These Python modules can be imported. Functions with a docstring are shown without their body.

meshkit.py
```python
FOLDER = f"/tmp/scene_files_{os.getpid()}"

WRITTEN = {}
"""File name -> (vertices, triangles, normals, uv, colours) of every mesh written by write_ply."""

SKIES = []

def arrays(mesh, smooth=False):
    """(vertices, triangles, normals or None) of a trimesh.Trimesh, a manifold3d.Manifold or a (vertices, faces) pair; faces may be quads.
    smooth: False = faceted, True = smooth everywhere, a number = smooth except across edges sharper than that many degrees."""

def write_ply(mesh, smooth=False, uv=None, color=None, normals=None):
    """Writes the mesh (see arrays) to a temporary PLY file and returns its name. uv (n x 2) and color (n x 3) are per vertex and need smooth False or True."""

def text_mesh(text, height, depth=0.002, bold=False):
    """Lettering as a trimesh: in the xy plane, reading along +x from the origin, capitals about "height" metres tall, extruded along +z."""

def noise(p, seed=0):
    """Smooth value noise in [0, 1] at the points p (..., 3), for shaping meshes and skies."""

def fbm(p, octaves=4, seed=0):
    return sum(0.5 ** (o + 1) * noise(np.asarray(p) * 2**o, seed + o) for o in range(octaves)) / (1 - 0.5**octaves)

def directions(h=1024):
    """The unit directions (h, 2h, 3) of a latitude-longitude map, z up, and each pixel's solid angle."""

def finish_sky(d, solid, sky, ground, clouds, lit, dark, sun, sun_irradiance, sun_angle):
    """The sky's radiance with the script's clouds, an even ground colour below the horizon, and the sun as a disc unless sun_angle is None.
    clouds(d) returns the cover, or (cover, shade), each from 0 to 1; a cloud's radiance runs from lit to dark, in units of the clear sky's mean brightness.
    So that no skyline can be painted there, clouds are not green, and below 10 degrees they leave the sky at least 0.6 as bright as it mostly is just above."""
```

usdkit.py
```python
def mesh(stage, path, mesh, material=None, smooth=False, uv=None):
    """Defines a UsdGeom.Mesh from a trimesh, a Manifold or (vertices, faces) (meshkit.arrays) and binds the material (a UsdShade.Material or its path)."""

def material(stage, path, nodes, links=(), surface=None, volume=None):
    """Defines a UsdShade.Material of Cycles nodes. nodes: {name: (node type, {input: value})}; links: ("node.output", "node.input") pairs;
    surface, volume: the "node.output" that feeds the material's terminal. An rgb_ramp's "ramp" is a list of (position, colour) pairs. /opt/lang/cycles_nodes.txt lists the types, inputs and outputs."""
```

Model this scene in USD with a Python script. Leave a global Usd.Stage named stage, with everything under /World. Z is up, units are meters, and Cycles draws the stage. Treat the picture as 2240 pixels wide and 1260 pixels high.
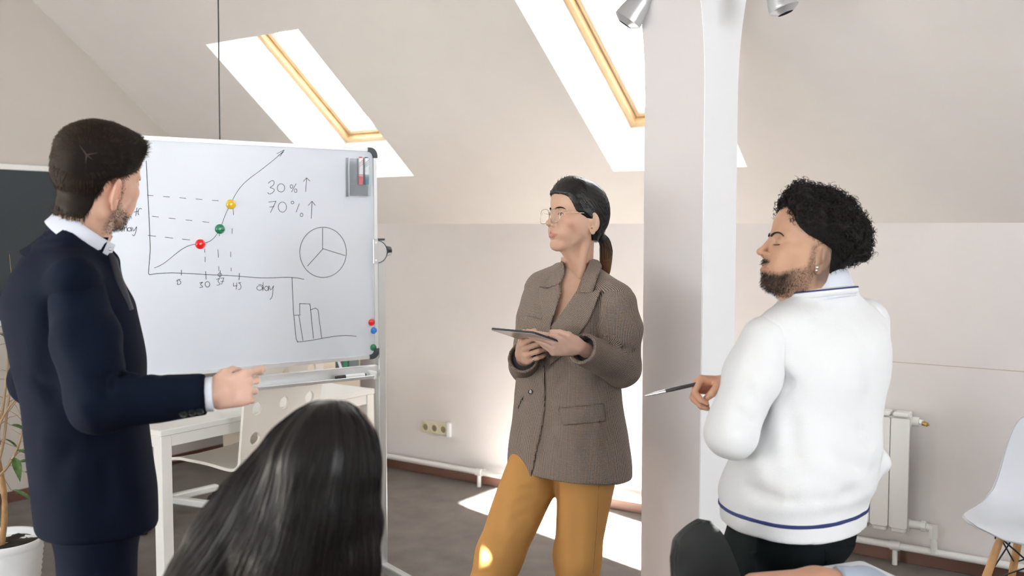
import math, random
import numpy as np
import trimesh, shapely, manifold3d
from shapely.geometry import Polygon, box as sbox
from pxr import Usd, UsdGeom, UsdLux, UsdShade, Gf, Sdf, Vt
import usdkit, meshkit

stage = Usd.Stage.CreateInMemory()
UsdGeom.SetStageUpAxis(stage, "Z")
UsdGeom.SetStageMetersPerUnit(stage, 1.0)
UsdGeom.Xform.Define(stage, "/World")
rng = np.random.default_rng(7)

# ---------------------------------------------------------------- camera, sky, sun, window light, exposure
F_PX, EYE = 2150.0, 1.55
PITCH = math.atan(135 / F_PX)
cam = UsdGeom.Camera.Define(stage, "/World/Camera")
cam.AddTranslateOp().Set(Gf.Vec3d(0, 0, EYE))
cam.AddRotateXOp().Set(90 - math.degrees(PITCH))
cam.CreateHorizontalApertureAttr(36.0)
cam.CreateVerticalApertureAttr(36.0 * 1260 / 2240)
cam.CreateFocalLengthAttr(36.0 * F_PX / 2240)
cam.CreateFStopAttr(3.2)
cam.CreateFocusDistanceAttr(3.15)
cam.CreateClippingRangeAttr(Gf.Vec2f(0.05, 1000))
cam.CreateExposureAttr(-0.40)

# the room's own axes: u runs right along the back wall, h is the distance out from the back wall, z is up
WV = np.array([.8227, -.5685, 0]); WV /= np.linalg.norm(WV)
EV = np.array([-WV[1], WV[0], 0])
CC, ZK, AL = 4.70, 1.565, math.radians(38)
def room(u, h, z): return u * WV + (CC - h) * EV + np.array([0, 0, z])
NO = EV * math.sin(AL) + np.array([0, 0, math.cos(AL)])
SU = -EV * math.cos(AL) + np.array([0, 0, math.sin(AL)])
def slope(u, s, t=0.0): return room(0, 0, ZK) + u * WV + s * SU + t * NO
M_ROOM = np.eye(4); M_ROOM[:3, 0], M_ROOM[:3, 1], M_ROOM[:3, 2], M_ROOM[:3, 3] = WV, -EV, (0, 0, 1), room(0, 0, 0)   # (u, h, z), mirrored
M_SLOPE = np.eye(4); M_SLOPE[:3, 0], M_SLOPE[:3, 1], M_SLOPE[:3, 2], M_SLOPE[:3, 3] = WV, SU, NO, slope(0, 0)

def at(px, py, Y):
    """the world point at depth Y on the line of sight through a pixel of the 2240 x 1260 picture"""
    d = np.array([px - 1120, F_PX * math.cos(PITCH) + (630 - py) * math.sin(PITCH), -F_PX * math.sin(PITCH) + (630 - py) * math.cos(PITCH)])
    return np.array([0, 0, EYE]) + d * (Y / d[1])

def hit(px, py, p0, n):
    """where that line of sight meets the plane through p0 with normal n"""
    d = at(px, py, 1.0) - (0, 0, EYE)
    return np.array([0, 0, EYE]) + d * (np.dot(np.asarray(p0, float) - (0, 0, EYE), n) / np.dot(d, n))
def light_xf(prim, pos, aim):
    """place a light that shines along its -z towards aim"""
    z = -np.asarray(aim, float); z /= np.linalg.norm(z)
    x = np.cross((0, 0, 1), z); x = np.array([1., 0, 0]) if np.linalg.norm(x) < 1e-6 else x / np.linalg.norm(x)
    y = np.cross(z, x)
    m = Gf.Matrix4d(*x, 0, *y, 0, *z, 0, *map(float, pos), 1)
    UsdGeom.Xformable(prim).AddTransformOp().Set(m)

sky = UsdLux.DomeLight.Define(stage, "/World/Sky")
sky.CreateIntensityAttr(3.6); sky.CreateColorAttr(Gf.Vec3f(.93, .97, 1.0))
SUN_EL = math.radians(20.8)
SUN_TRAVEL = -WV * .9626 + EV * .271                       # horizontal travel of the sunlight in the room
sun = UsdLux.DistantLight.Define(stage, "/World/Sun")
sun.CreateIntensityAttr(430.0); sun.CreateNormalizeAttr(True); sun.CreateAngleAttr(0.6); sun.CreateColorAttr(Gf.Vec3f(1.0, .97, .92))
light_xf(sun, (0, 0, 8), SUN_TRAVEL * math.cos(SUN_EL) - np.array([0, 0, math.sin(SUN_EL)]))
U_RIGHT, H_FRONT, Z_FLAT, U_LEFT = 3.40, 7.6, 3.0, -5.42
def window_light(name, center, aim, w, h, power, color=(1, 1, 1)):
    l = UsdLux.RectLight.Define(stage, "/World/" + name)
    l.CreateWidthAttr(w); l.CreateHeightAttr(h); l.CreateIntensityAttr(power); l.CreateColorAttr(Gf.Vec3f(*color))
    light_xf(l, center, aim)
# area lights added as daylight stand-ins at the right windows, plus fill behind the camera
window_light("DaylightRight", room(U_RIGHT - .06, 3.75, 1.8), -WV, 2.2, 1.7, 12.5, (.93, .97, 1.0))
window_light("DaylightHigh", room(U_RIGHT - .06, 2.05, 2.36), -WV, .56, .6, 30.0, (.93, .97, 1.0))
window_light("FillBehind", room(-2.2, H_FRONT - .06, 1.75), EV, 4.4, 1.7, .55, (.97, .985, 1.0))  # unseen fill light added behind the camera

# ---------------------------------------------------------------- helpers: objects, names, labels
_names = {}
def path_for(parent, name):
    base = (str(parent.GetPath()) if parent is not None else "/World") + "/" + name
    n = _names.get(base, 0); _names[base] = n + 1
    return base if n == 0 else "%s_%03d" % (base, n)
def tag(o, label=None, cat=None, group=None, kind=None):
    p = o if isinstance(o, Usd.Prim) else o.GetPrim()
    for k, v in (("label", label), ("category", cat), ("group", group), ("kind", kind)):
        if v: p.SetCustomDataByKey(k, v)
    return p
def thing(name, label, cat, loc=(0, 0, 0), rz=0.0, group=None, matrix=None):
    x = UsdGeom.Xform.Define(stage, path_for(None, name))
    if matrix is not None:
        x.AddTransformOp().Set(Gf.Matrix4d(*np.asarray(matrix, float).T.ravel()))
    else:
        x.AddTranslateOp().Set(Gf.Vec3d(*map(float, loc)))
        if rz: x.AddRotateZOp().Set(float(rz))
    return tag(x, label, cat, group)
def obj(name, mesh, mat, parent=None, smooth=False, label=None, cat=None, group=None, kind=None, uv=None, tint=None):
    p = path_for(parent, name)
    m = usdkit.mesh(stage, p, mesh, MAT[mat] if isinstance(mat, str) else mat, smooth=smooth, uv=uv)
    if tint is not None:
        UsdGeom.PrimvarsAPI(m).CreatePrimvar("tint", Sdf.ValueTypeNames.Color3fArray, "vertex").Set(Vt.Vec3fArray.FromNumpy(np.asarray(tint, np.float32)))
    return tag(m, label, cat, group, kind)
def dup(src, name, matrix=None, loc=None, rz=0, label=None, group=None, cat=None):
    x = UsdGeom.Xform.Define(stage, path_for(None, name))
    if matrix is not None: x.AddTransformOp().Set(Gf.Matrix4d(*np.asarray(matrix, float).T.ravel()))
    else:
        x.AddTranslateOp().Set(Gf.Vec3d(*map(float, loc)))
        if rz: x.AddRotateZOp().Set(float(rz))
    x.GetPrim().GetReferences().AddInternalReference(src.GetPath()); x.GetPrim().SetInstanceable(True)
    return tag(x, label, cat, group)
def curves(name, strands, width, mat, parent, kind="stuff", label=None):
    """hair-like strands: list of (n,3) arrays"""
    c = UsdGeom.BasisCurves.Define(stage, path_for(parent, name))
    c.CreateTypeAttr("linear")
    c.CreateCurveVertexCountsAttr(Vt.IntArray.FromNumpy(np.array([len(s) for s in strands], np.int32)))
    P = np.vstack(strands).astype(np.float32)
    c.CreatePointsAttr(Vt.Vec3fArray.FromNumpy(P))
    w = np.concatenate([width * (1 - .75 * np.linspace(0, 1, len(s)) ** 2) for s in strands]).astype(np.float32)
    c.CreateWidthsAttr(Vt.FloatArray.FromNumpy(w)); c.SetWidthsInterpolation("vertex")
    UsdShade.MaterialBindingAPI.Apply(c.GetPrim()).Bind(MAT[mat])
    return tag(c, label, None, None, kind)

# ---------------------------------------------------------------- helpers: meshes
def T(m, M):
    m = m.copy(); m.apply_transform(M); return m
def tr(x, y, z): return trimesh.transformations.translation_matrix((x, y, z))
def rot(deg, axis, point=None): return trimesh.transformations.rotation_matrix(math.radians(deg), axis, point)
def cat(*ms): return trimesh.util.concatenate([m for m in ms])
def frame(x, y, z, o):
    M = np.eye(4); M[:3, 0], M[:3, 1], M[:3, 2], M[:3, 3] = x, y, z, o; return M
def fix(m):
    if m.volume < 0: m.invert()
    return m
def bx(x0, x1, y0, y1, z0, z1, b=0.0):
    """box, its edges bevelled by b"""
    if b <= 0:
        m = trimesh.creation.box((x1 - x0, y1 - y0, z1 - z0))
    else:
        s = np.array([x1 - x0, y1 - y0, z1 - z0]) / 2
        pts = [np.array(sg) * (s - b * (1 - e)) for sg in np.ndindex(2, 2, 2) for sg in [np.array(sg) * 2 - 1] for e in np.eye(3)]
        m = trimesh.Trimesh(np.array(pts)).convex_hull
    m.apply_translation(((x0 + x1) / 2, (y0 + y1) / 2, (z0 + z1) / 2)); return m
def cyl(a, b, r, n=20, r2=None):
    a, b = np.asarray(a, float), np.asarray(b, float)
    L = np.linalg.norm(b - a)
    r2 = r if r2 is None else r2
    return tube([a, b], [r, r2], n)
def tube(pts, r, n=12, closed=False, flat=None):
    """swept round tube; r scalar or per point"""
    P = np.asarray(pts, float); N = len(P); r = np.broadcast_to(np.asarray(r, float), (N,))
    t = np.gradient(P, axis=0) if not closed else np.roll(P, -1, 0) - np.roll(P, 1, 0)
    t /= np.maximum(np.linalg.norm(t, axis=1, keepdims=True), 1e-9)
    u = np.cross(t[0], (0, 0, 1)); u = np.cross(t[0], (1, 0, 0)) if np.linalg.norm(u) < .1 else u
    rings = []
    for i in range(N):
        u = u - t[i] * (u @ t[i]); u /= np.linalg.norm(u); v = np.cross(t[i], u)
        a = np.linspace(0, 2 * np.pi, n, endpoint=False)
        rings.append(P[i] + r[i] * (np.cos(a)[:, None] * u + np.sin(a)[:, None] * v))
    V = np.vstack(rings); Fc = []
    for i in range(N if closed else N - 1):
        j = (i + 1) % N
        for k in range(n):
            q = (k + 1) % n
            Fc += [[i * n + k, i * n + q, j * n + q], [i * n + k, j * n + q, j * n + k]]
    if not closed:
        V = np.vstack([V, P[0], P[-1]]); c0, c1 = len(V) - 2, len(V) - 1
        for k in range(n):
            q = (k + 1) % n
            Fc += [[c0, q, k], [c1, (N - 1) * n + k, (N - 1) * n + q]]
    return fix(trimesh.Trimesh(V, np.array(Fc), process=False))
def lathe(prof, n=40, o=(0, 0, 0)):
    """profile of (r, z) turned about z"""
    prof = np.array(prof, float); a = np.linspace(0, 2 * np.pi, n, endpoint=False); m = len(prof)
    V = np.stack([np.outer(np.cos(a), prof[:, 0]), np.outer(np.sin(a), prof[:, 0]), np.tile(prof[:, 1], (n, 1))], -1).reshape(-1, 3)
    Fc = []
    for i in range(n):
        j = (i + 1) % n
        for k in range(m - 1):
            Fc += [[i * m + k, j * m + k, j * m + k + 1], [i * m + k, j * m + k + 1, i * m + k + 1]]
    t = trimesh.Trimesh(V, np.array(Fc)); t.merge_vertices(); t.update_faces(t.nondegenerate_faces()); fix(t)
    t.apply_translation(o); return t
def prism(poly, d):
    """shapely polygon or point list extruded to z = 0..d"""
    return trimesh.creation.extrude_polygon(poly if hasattr(poly, "exterior") else Polygon(poly), d, engine="earcut")
def rrect(w, h, r, n=6):
    return sbox(-w / 2 + r, -h / 2 + r, w / 2 - r, h / 2 - r).buffer(r, quad_segs=n)
def spline(pts, n):
    from scipy.interpolate import CubicSpline
    P = np.asarray(pts, float); s = np.concatenate([[0], np.cumsum(np.linalg.norm(np.diff(P, axis=0), axis=1))])
    return CubicSpline(s, P)(np.linspace(0, s[-1], n))
def sheet(grid, thick=0.0):
    """(a, b, 3) grid of points -> surface, with thickness along its normals when given"""
    G = np.asarray(grid, float); a, b = G.shape[:2]
    i = np.arange(a * b).reshape(a, b)
    q = np.stack([i[:-1, :-1], i[1:, :-1], i[1:, 1:], i[:-1, 1:]], -1).reshape(-1, 4)
    Fc = np.vstack([q[:, [0, 1, 2]], q[:, [0, 2, 3]]]); V = G.reshape(-1, 3)
    if thick:
        n = np.cross(np.gradient(G, axis=0), np.gradient(G, axis=1)); n /= np.maximum(np.linalg.norm(n, axis=-1, keepdims=True), 1e-9)
        V2 = (G - n * thick).reshape(-1, 3); k = a * b
        rim = np.concatenate([i[:, 0], i[-1, 1:], i[-2::-1, -1], i[0, -2:0:-1]]); r2 = np.roll(rim, -1)
        side = np.vstack([np.stack([rim, r2, r2 + k], 1), np.stack([rim, r2 + k, rim + k], 1)])
        Fc = np.vstack([Fc, Fc[:, ::-1] + k, side[:, ::-1]]); V = np.vstack([V, V2])
    m = trimesh.Trimesh(V, Fc, process=False)
    return fix(m) if thick else m

# ---------------------------------------------------------------- helpers: smooth bodies from distance fields
class Field:
    def __init__(self, lo, hi, h):
        self.lo, self.h = np.asarray(lo, float), h
        self.n = np.ceil((np.asarray(hi, float) - self.lo) / h).astype(int) + 1
        self.D = np.full(self.n, 1.0, np.float32)
    def sub(self, lo, hi):
        a = np.clip(np.floor((np.asarray(lo) - self.lo) / self.h).astype(int), 0, self.n); b = np.clip(np.ceil((np.asarray(hi) - self.lo) / self.h).astype(int) + 1, 0, self.n)
        sl = tuple(slice(x, y) for x, y in zip(a, b))
        ax = [self.lo[i] + self.h * np.arange(a[i], b[i]) for i in range(3)]
        return sl, np.stack(np.meshgrid(*ax, indexing="ij"), -1).astype(np.float32)
    def add(self, prim, k=0.01, op="+"):
        f, lo, hi = prim; m = max(2.5 * k, 3 * self.h, .012)
        sl, P = self.sub(np.asarray(lo) - m, np.asarray(hi) + m)
        if P.size == 0: return self
        d, D = f(P), self.D[sl]
        if op == "+": h = np.clip(.5 + .5 * (D - d) / k, 0, 1); self.D[sl] = D + (d - D) * h - k * h * (1 - h)
        elif op == "-": h = np.clip(.5 - .5 * (D + d) / k, 0, 1); self.D[sl] = D + (-d - D) * h + k * h * (1 - h)
        return self
    def cut(self, p, n, k=0.004):
        """keep the side of the plane that the normal points away from"""
        n = np.asarray(n, float) / np.linalg.norm(n); sl, P = self.sub(self.lo, self.lo + self.h * self.n)
        d = (P - np.asarray(p, np.float32)) @ n.astype(np.float32); D = self.D
        h = np.clip(.5 - .5 * (D - d) / k, 0, 1); self.D = D + (d - D) * h + k * h * (1 - h); return self
    def rough(self, amp, scale, seed=0, octaves=2, where=None):
        near = np.nonzero(np.abs(self.D) < amp + 3 * self.h)
        P = np.stack(near, -1) * self.h + self.lo
        w = amp if where is None else amp * where(P)
        self.D[near] += (w * (meshkit.fbm(P * np.asarray(scale), octaves, seed) - .5) * 2).astype(np.float32); return self
    def fold(self, a, b, w, amp):
        """a soft groove (amp > 0) or ridge (amp < 0) of cloth along a line"""
        f, lo, hi = cone(a, b, 0.0); sl, P = self.sub(lo - 2.6 * w, hi + 2.6 * w)
        if P.size:
            t = np.clip(((P - np.asarray(a, np.float32)) @ np.asarray(b - a, np.float32)) / float((b - a) @ (b - a)), 0, 1)
            self.D[sl] += (amp * np.exp(-(f(P) / w) ** 2) * np.clip(np.minimum(t, 1 - t) * 4, .15, 1)).astype(np.float32)
        return self
    def warp(self, fn):
        near = np.nonzero(np.abs(self.D) < .03); P = np.stack(near, -1) * self.h + self.lo
        self.D[near] += fn(P).astype(np.float32); return self
    def mesh(self, smooth=2):
        D = self.D.copy(); D[0], D[-1], D[:, 0], D[:, -1], D[:, :, 0], D[:, :, -1] = (np.maximum(x, 1e-3) for x in (D[0], D[-1], D[:, 0], D[:, -1], D[:, :, 0], D[:, :, -1]))
        s = D < 0; c = [s[i:s.shape[0] - 1 + i, j:s.shape[1] - 1 + j, k:s.shape[2] - 1 + k] for i, j, k in np.ndindex(2, 2, 2)]
        mix = np.logical_or.reduce(c) & ~np.logical_and.reduce(c)
        idx = np.full(mix.shape, -1); cells = np.argwhere(mix); idx[tuple(cells.T)] = np.arange(len(cells))
        acc, cnt = np.zeros((len(cells), 3)), np.zeros(len(cells))
        corners = np.array(list(np.ndindex(2, 2, 2)))
        val = np.stack([D[tuple((cells + o).T)] for o in corners], 1)
        for a in range(8):
            for ax in range(3):
                if corners[a][ax] == 0:
                    b = a + (4, 2, 1)[ax]; va, vb = val[:, a], val[:, b]; x = (va < 0) != (vb < 0)
                    t = va[x] / (va[x] - vb[x]); p = np.tile(corners[a].astype(float), (x.sum(), 1)); p[:, ax] += t
                    acc[x] += p; cnt[x] += 1
        V = (cells + acc / cnt[:, None]) * self.h + self.lo
        Fc = []
        for ax in range(3):
            o = [0, 1, 2]; o.remove(ax); sa = [slice(None)] * 3; sb = [slice(None)] * 3
            sa[ax], sb[ax] = slice(0, -1), slice(1, None)
            e = s[tuple(sa)] != s[tuple(sb)]; E = np.argwhere(e); E = E[(E[:, o[0]] > 0) & (E[:, o[1]] > 0) & (E[:, o[0]] < s.shape[o[0]] - 1) & (E[:, o[1]] < s.shape[o[1]] - 1)]
            def g(d0, d1):
                q = E.copy(); q[:, o[0]] += d0; q[:, o[1]] += d1; return idx[tuple(q.T)]
            q = np.stack([g(-1, -1), g(0, -1), g(0, 0), g(-1, 0)], 1)
            flip = s[tuple(E.T)] ^ (ax == 1)
            q[~flip] = q[~flip][:, ::-1]; Fc.append(q)
        Fc = np.vstack(Fc); tri = np.vstack([Fc[:, [0, 1, 2]], Fc[:, [0, 2, 3]]])
        m = trimesh.Trimesh(V, tri, process=False)
        if smooth:
            from scipy.sparse import coo_matrix
            e = np.vstack([Fc[:, [0, 1]], Fc[:, [1, 2]], Fc[:, [2, 3]], Fc[:, [3, 0]]]); e = np.vstack([e, e[:, ::-1]])
            A = coo_matrix((np.ones(len(e)), (e[:, 0], e[:, 1])), shape=(len(V),) * 2).tocsr(); A.data[:] = 1
            w = np.asarray(A.sum(1)).ravel()[:, None]
            for i in range(smooth):
                V = V + .5 * (A @ V / w - V); V = V - .52 * (A @ V / w - V)
            m = trimesh.Trimesh(V, tri, process=False)
        return fix(m)
def cone(a, b, ra, rb=None):
    a, b = np.asarray(a, np.float32), np.asarray(b, np.float32); rb = ra if rb is None else rb; ab = b - a; L = float(ab @ ab) + 1e-12
    def f(P):
        q = P - a; t = np.clip((q @ ab) / L, 0, 1); return np.linalg.norm(q - t[..., None] * ab, axis=-1) - (ra + (rb - ra) * t)
    R = max(ra, rb); return f, np.minimum(a, b) - R, np.maximum(a, b) + R
def ball(c, r): return cone(c, np.asarray(c) + 1e-5, r)
def ell(c, r, R=None):
    """ellipsoid; R's columns are its axes"""
    c, r = np.asarray(c, np.float32), np.asarray(r, np.float32); R = np.eye(3, dtype=np.float32) if R is None else np.asarray(R, np.float32)[:3, :3]
    def f(P):
        q = (P - c) @ R; a = np.linalg.norm(q / r, axis=-1); b = np.linalg.norm(q / r ** 2, axis=-1); return a * (a - 1) / np.maximum(b, 1e-6)
    e = np.abs(R) @ r; return f, c - e, c + e
def rbox(c, s, r, R=None):
    """rounded box with half sizes s"""
    c, s = np.asarray(c, np.float32), np.asarray(s, np.float32) - r; R = np.eye(3, dtype=np.float32) if R is None else np.asarray(R, np.float32)[:3, :3]
    def f(P):
        q = np.abs((P - c) @ R) - s; return np.linalg.norm(np.maximum(q, 0), axis=-1) + np.minimum(q.max(-1), 0) - r
    e = np.abs(R) @ (s + r); return f, c - e, c + e
def loft(sections, power=2.4):
    """a trunk of (centre, x radius, y radius, x axis) cross-sections stacked along z"""
    S = sorted(sections, key=lambda s: s[0][2]); z = np.array([s[0][2] for s in S])
    vals = np.array([[s[0][0], s[0][1], s[1], s[2], math.cos(s[3]), math.sin(s[3])] for s in S])
    from scipy.interpolate import PchipInterpolator
    it = PchipInterpolator(z, vals)
    R = vals[:, 2:4].max()
    def f(P):
        zz = np.clip(P[..., 2], z[0], z[-1]); uz, inv = np.unique(zz, return_inverse=True); v = it(uz)[inv.reshape(zz.shape)]
        x, y = P[..., 0] - v[..., 0], P[..., 1] - v[..., 1]; c, s = v[..., 4], v[..., 5]; n = np.hypot(c, s); c, s = c / n, s / n
        X, Y = np.abs(c * x + s * y), np.abs(-s * x + c * y); a, b = v[..., 2], v[..., 3]
        k = ((X / a) ** power + (Y / b) ** power) ** (1 / power); d = (k - 1) * np.minimum(a, b) * .9
        dz = np.maximum(z[0] - P[..., 2], P[..., 2] - z[-1])
        return np.maximum(d, dz).astype(np.float32)
    lo, hi = vals[:, :2].min(0) - R, vals[:, :2].max(0) + R
    return f, np.array([*lo, z[0]]), np.array([*hi, z[-1]])

# ---------------------------------------------------------------- materials
MAT = {}
LK = "/World/Looks/"
def mat(name, color, rough=.5, metal=0.0, bump=0.0, bscale=200.0, vary=0.0, vscale=6.0, **kw):
    """principled paint, plastic, cloth or metal, with fine relief and slow tone variation"""
    N = {"p": ("principled_bsdf", dict(base_color=color, roughness=rough, metallic=metal, **kw))}; Lk = []
    if vary or bump: N["tc"] = ("texture_coordinate", {})
    if vary:
        N["vn"] = ("noise_texture", {"scale": vscale, "detail": 4.0}); Lk.append(("tc.object", "vn.vector"))
        N["vr"] = ("rgb_ramp", {"ramp": [(.3, tuple(c * (1 - vary) for c in color)), (.7, tuple(min(1, c * (1 + vary)) for c in color))]})
        Lk += [("vn.fac", "vr.fac"), ("vr.color", "p.base_color")]
    if bump:
        N["bn"] = ("noise_texture", {"scale": bscale, "detail": 3.0}); N["b"] = ("bump", {"strength": bump, "distance": .003})
        Lk += [("tc.object", "bn.vector"), ("bn.fac", "b.height"), ("b.normal", "p.normal")]
    MAT[name] = usdkit.material(stage, LK + name, N, Lk, surface="p.BSDF")
# ---------------------------------------------------------------- room materials
mat("wall_paint", (.735, .69, .675), .85, bump=.08, bscale=60, vary=.015)
mat("ceiling_paint", (.70, .665, .635), .85, bump=.08, bscale=60, vary=.015)
mat("pier_paint", (.72, .675, .665), .75, bump=.10, bscale=90)
mat("jamb_lit", (.91, .915, .93), .7, bump=.05, bscale=90)  # pier side tone whitened to carry the light from the right
mat("white_paint", (.86, .85, .84), .6, bump=.03)
mat("grey_wall", (.54, .495, .46), .8, bump=.06, bscale=60)
mat("wood_pine", (.66, .45, .24), .4, vary=.12, vscale=14, coat_weight=.3)
mat("white_metal", (.84, .84, .83), .35)
mat("skirting", (.10, .045, .03), .5)
N = {"tc": ("texture_coordinate", {}), "n1": ("noise_texture", {"scale": 420.0, "detail": 4.0}), "n2": ("noise_texture", {"scale": 7.0, "detail": 5.0}),
     "r": ("rgb_ramp", {"ramp": [(.25, (.085, .072, .064)), (.75, (.23, .205, .19))]}), "r2": ("rgb_ramp", {"ramp": [(.3, (.80, .80, .80)), (.75, (1.1, 1.1, 1.1))]}),
     "m": ("mix_color", {"blend_type": "multiply", "fac": 1.0}), "b": ("bump", {"strength": .8, "distance": .004}), "p": ("principled_bsdf", {"roughness": .95})}
MAT["carpet"] = usdkit.material(stage, LK + "carpet", N, [("tc.object", "n1.vector"), ("tc.object", "n2.vector"), ("n1.fac", "r.fac"), ("n2.fac", "r2.fac"), ("r.color", "m.a"), ("r2.color", "m.b"), ("m.result", "p.base_color"), ("n1.fac", "b.height"), ("b.normal", "p.normal")], surface="p.BSDF")
MAT["window_glass"] = usdkit.material(stage, LK + "window_glass", {"t": ("transparent_bsdf", {"color": (.975, .99, .985)}), "g": ("glossy_bsdf", {"roughness": .0}), "m": ("mix_closure", {"fac": .035})},
     [("t.BSDF", "m.closure1"), ("g.BSDF", "m.closure2")], surface="m.closure")

# ---------------------------------------------------------------- room shell
def RM(m): return fix(T(m, M_ROOM))          # a mesh given in (u, h, z)
def SL(m): return fix(T(m, M_SLOPE))         # a mesh given in (u, s, t)
def struct(name, mesh, m, parent=None, **k): return obj(name, mesh, m, parent, kind="structure" if parent is None else None, **k)
struct("floor", RM(bx(U_LEFT - .2, U_RIGHT + .2, -.2, H_FRONT + .2, -.1, 0)), "carpet", label="grey short-pile carpet floor")
struct("wall_back", RM(bx(U_LEFT - .2, U_RIGHT + .2, -.25, 0, 0, ZK)), "wall_paint", label="low beige knee wall under the sloped ceiling")
S_TOP = (Z_FLAT - ZK) / math.sin(AL)
H_TOP = S_TOP * math.cos(AL)
SKY = [(-4.40, -3.69, .445, 1.56), (-2.40, -1.70, .42, 1.56)]
SHAFT = .30
poly = sbox(U_LEFT - .2, -.05, U_RIGHT + .2, S_TOP + .25)
for a, b, c, d in SKY: poly = poly.difference(sbox(a, c, b, d))
struct("ceiling", SL(prism(poly, .10)), "ceiling_paint", label="sloped beige attic ceiling with two skylight openings")
struct("ceiling_flat", RM(bx(U_LEFT - .2, U_RIGHT + .2, H_TOP, H_FRONT + .2, Z_FLAT, Z_FLAT + .1)), "ceiling_paint", label="flat attic ceiling above the slope")
# left gable wall and the part of the right and front walls around their windows
gable = Polygon([(0, 0), (H_FRONT, 0), (H_FRONT, Z_FLAT + .05), (H_TOP, Z_FLAT + .05), (0, ZK + .05)])
def in_u(m, u):                               # (h, z, thickness) -> (u, h, z)
    return RM(T(m, np.array([[0, 0, 1, u], [1, 0, 0, 0], [0, 1, 0, 0], [0, 0, 0, 1.]])))
struct("wall_left", in_u(prism(gable, .15), U_LEFT - .15), "grey_wall", label="left gable wall with the blackboard")
sun_win, big_win = sbox(1.75, 2.09, 2.35, 2.70), sbox(2.6, .9, 4.9, 2.70)
struct("wall_right", in_u(prism(gable.difference(sun_win).difference(big_win), .15), U_RIGHT), "wall_paint", label="right gable wall with windows")
fw = sbox(U_LEFT, 0, U_RIGHT, Z_FLAT).difference(sbox(-4.4, .9, 0, 2.6))
struct("wall_front", RM(T(prism(fw, .15), np.array([[1, 0, 0, 0], [0, 0, 1, H_FRONT], [0, 1, 0, 0], [0, 0, 0, 1.]]))), "wall_paint", label="wall with a long window opposite the skylights")
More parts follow.
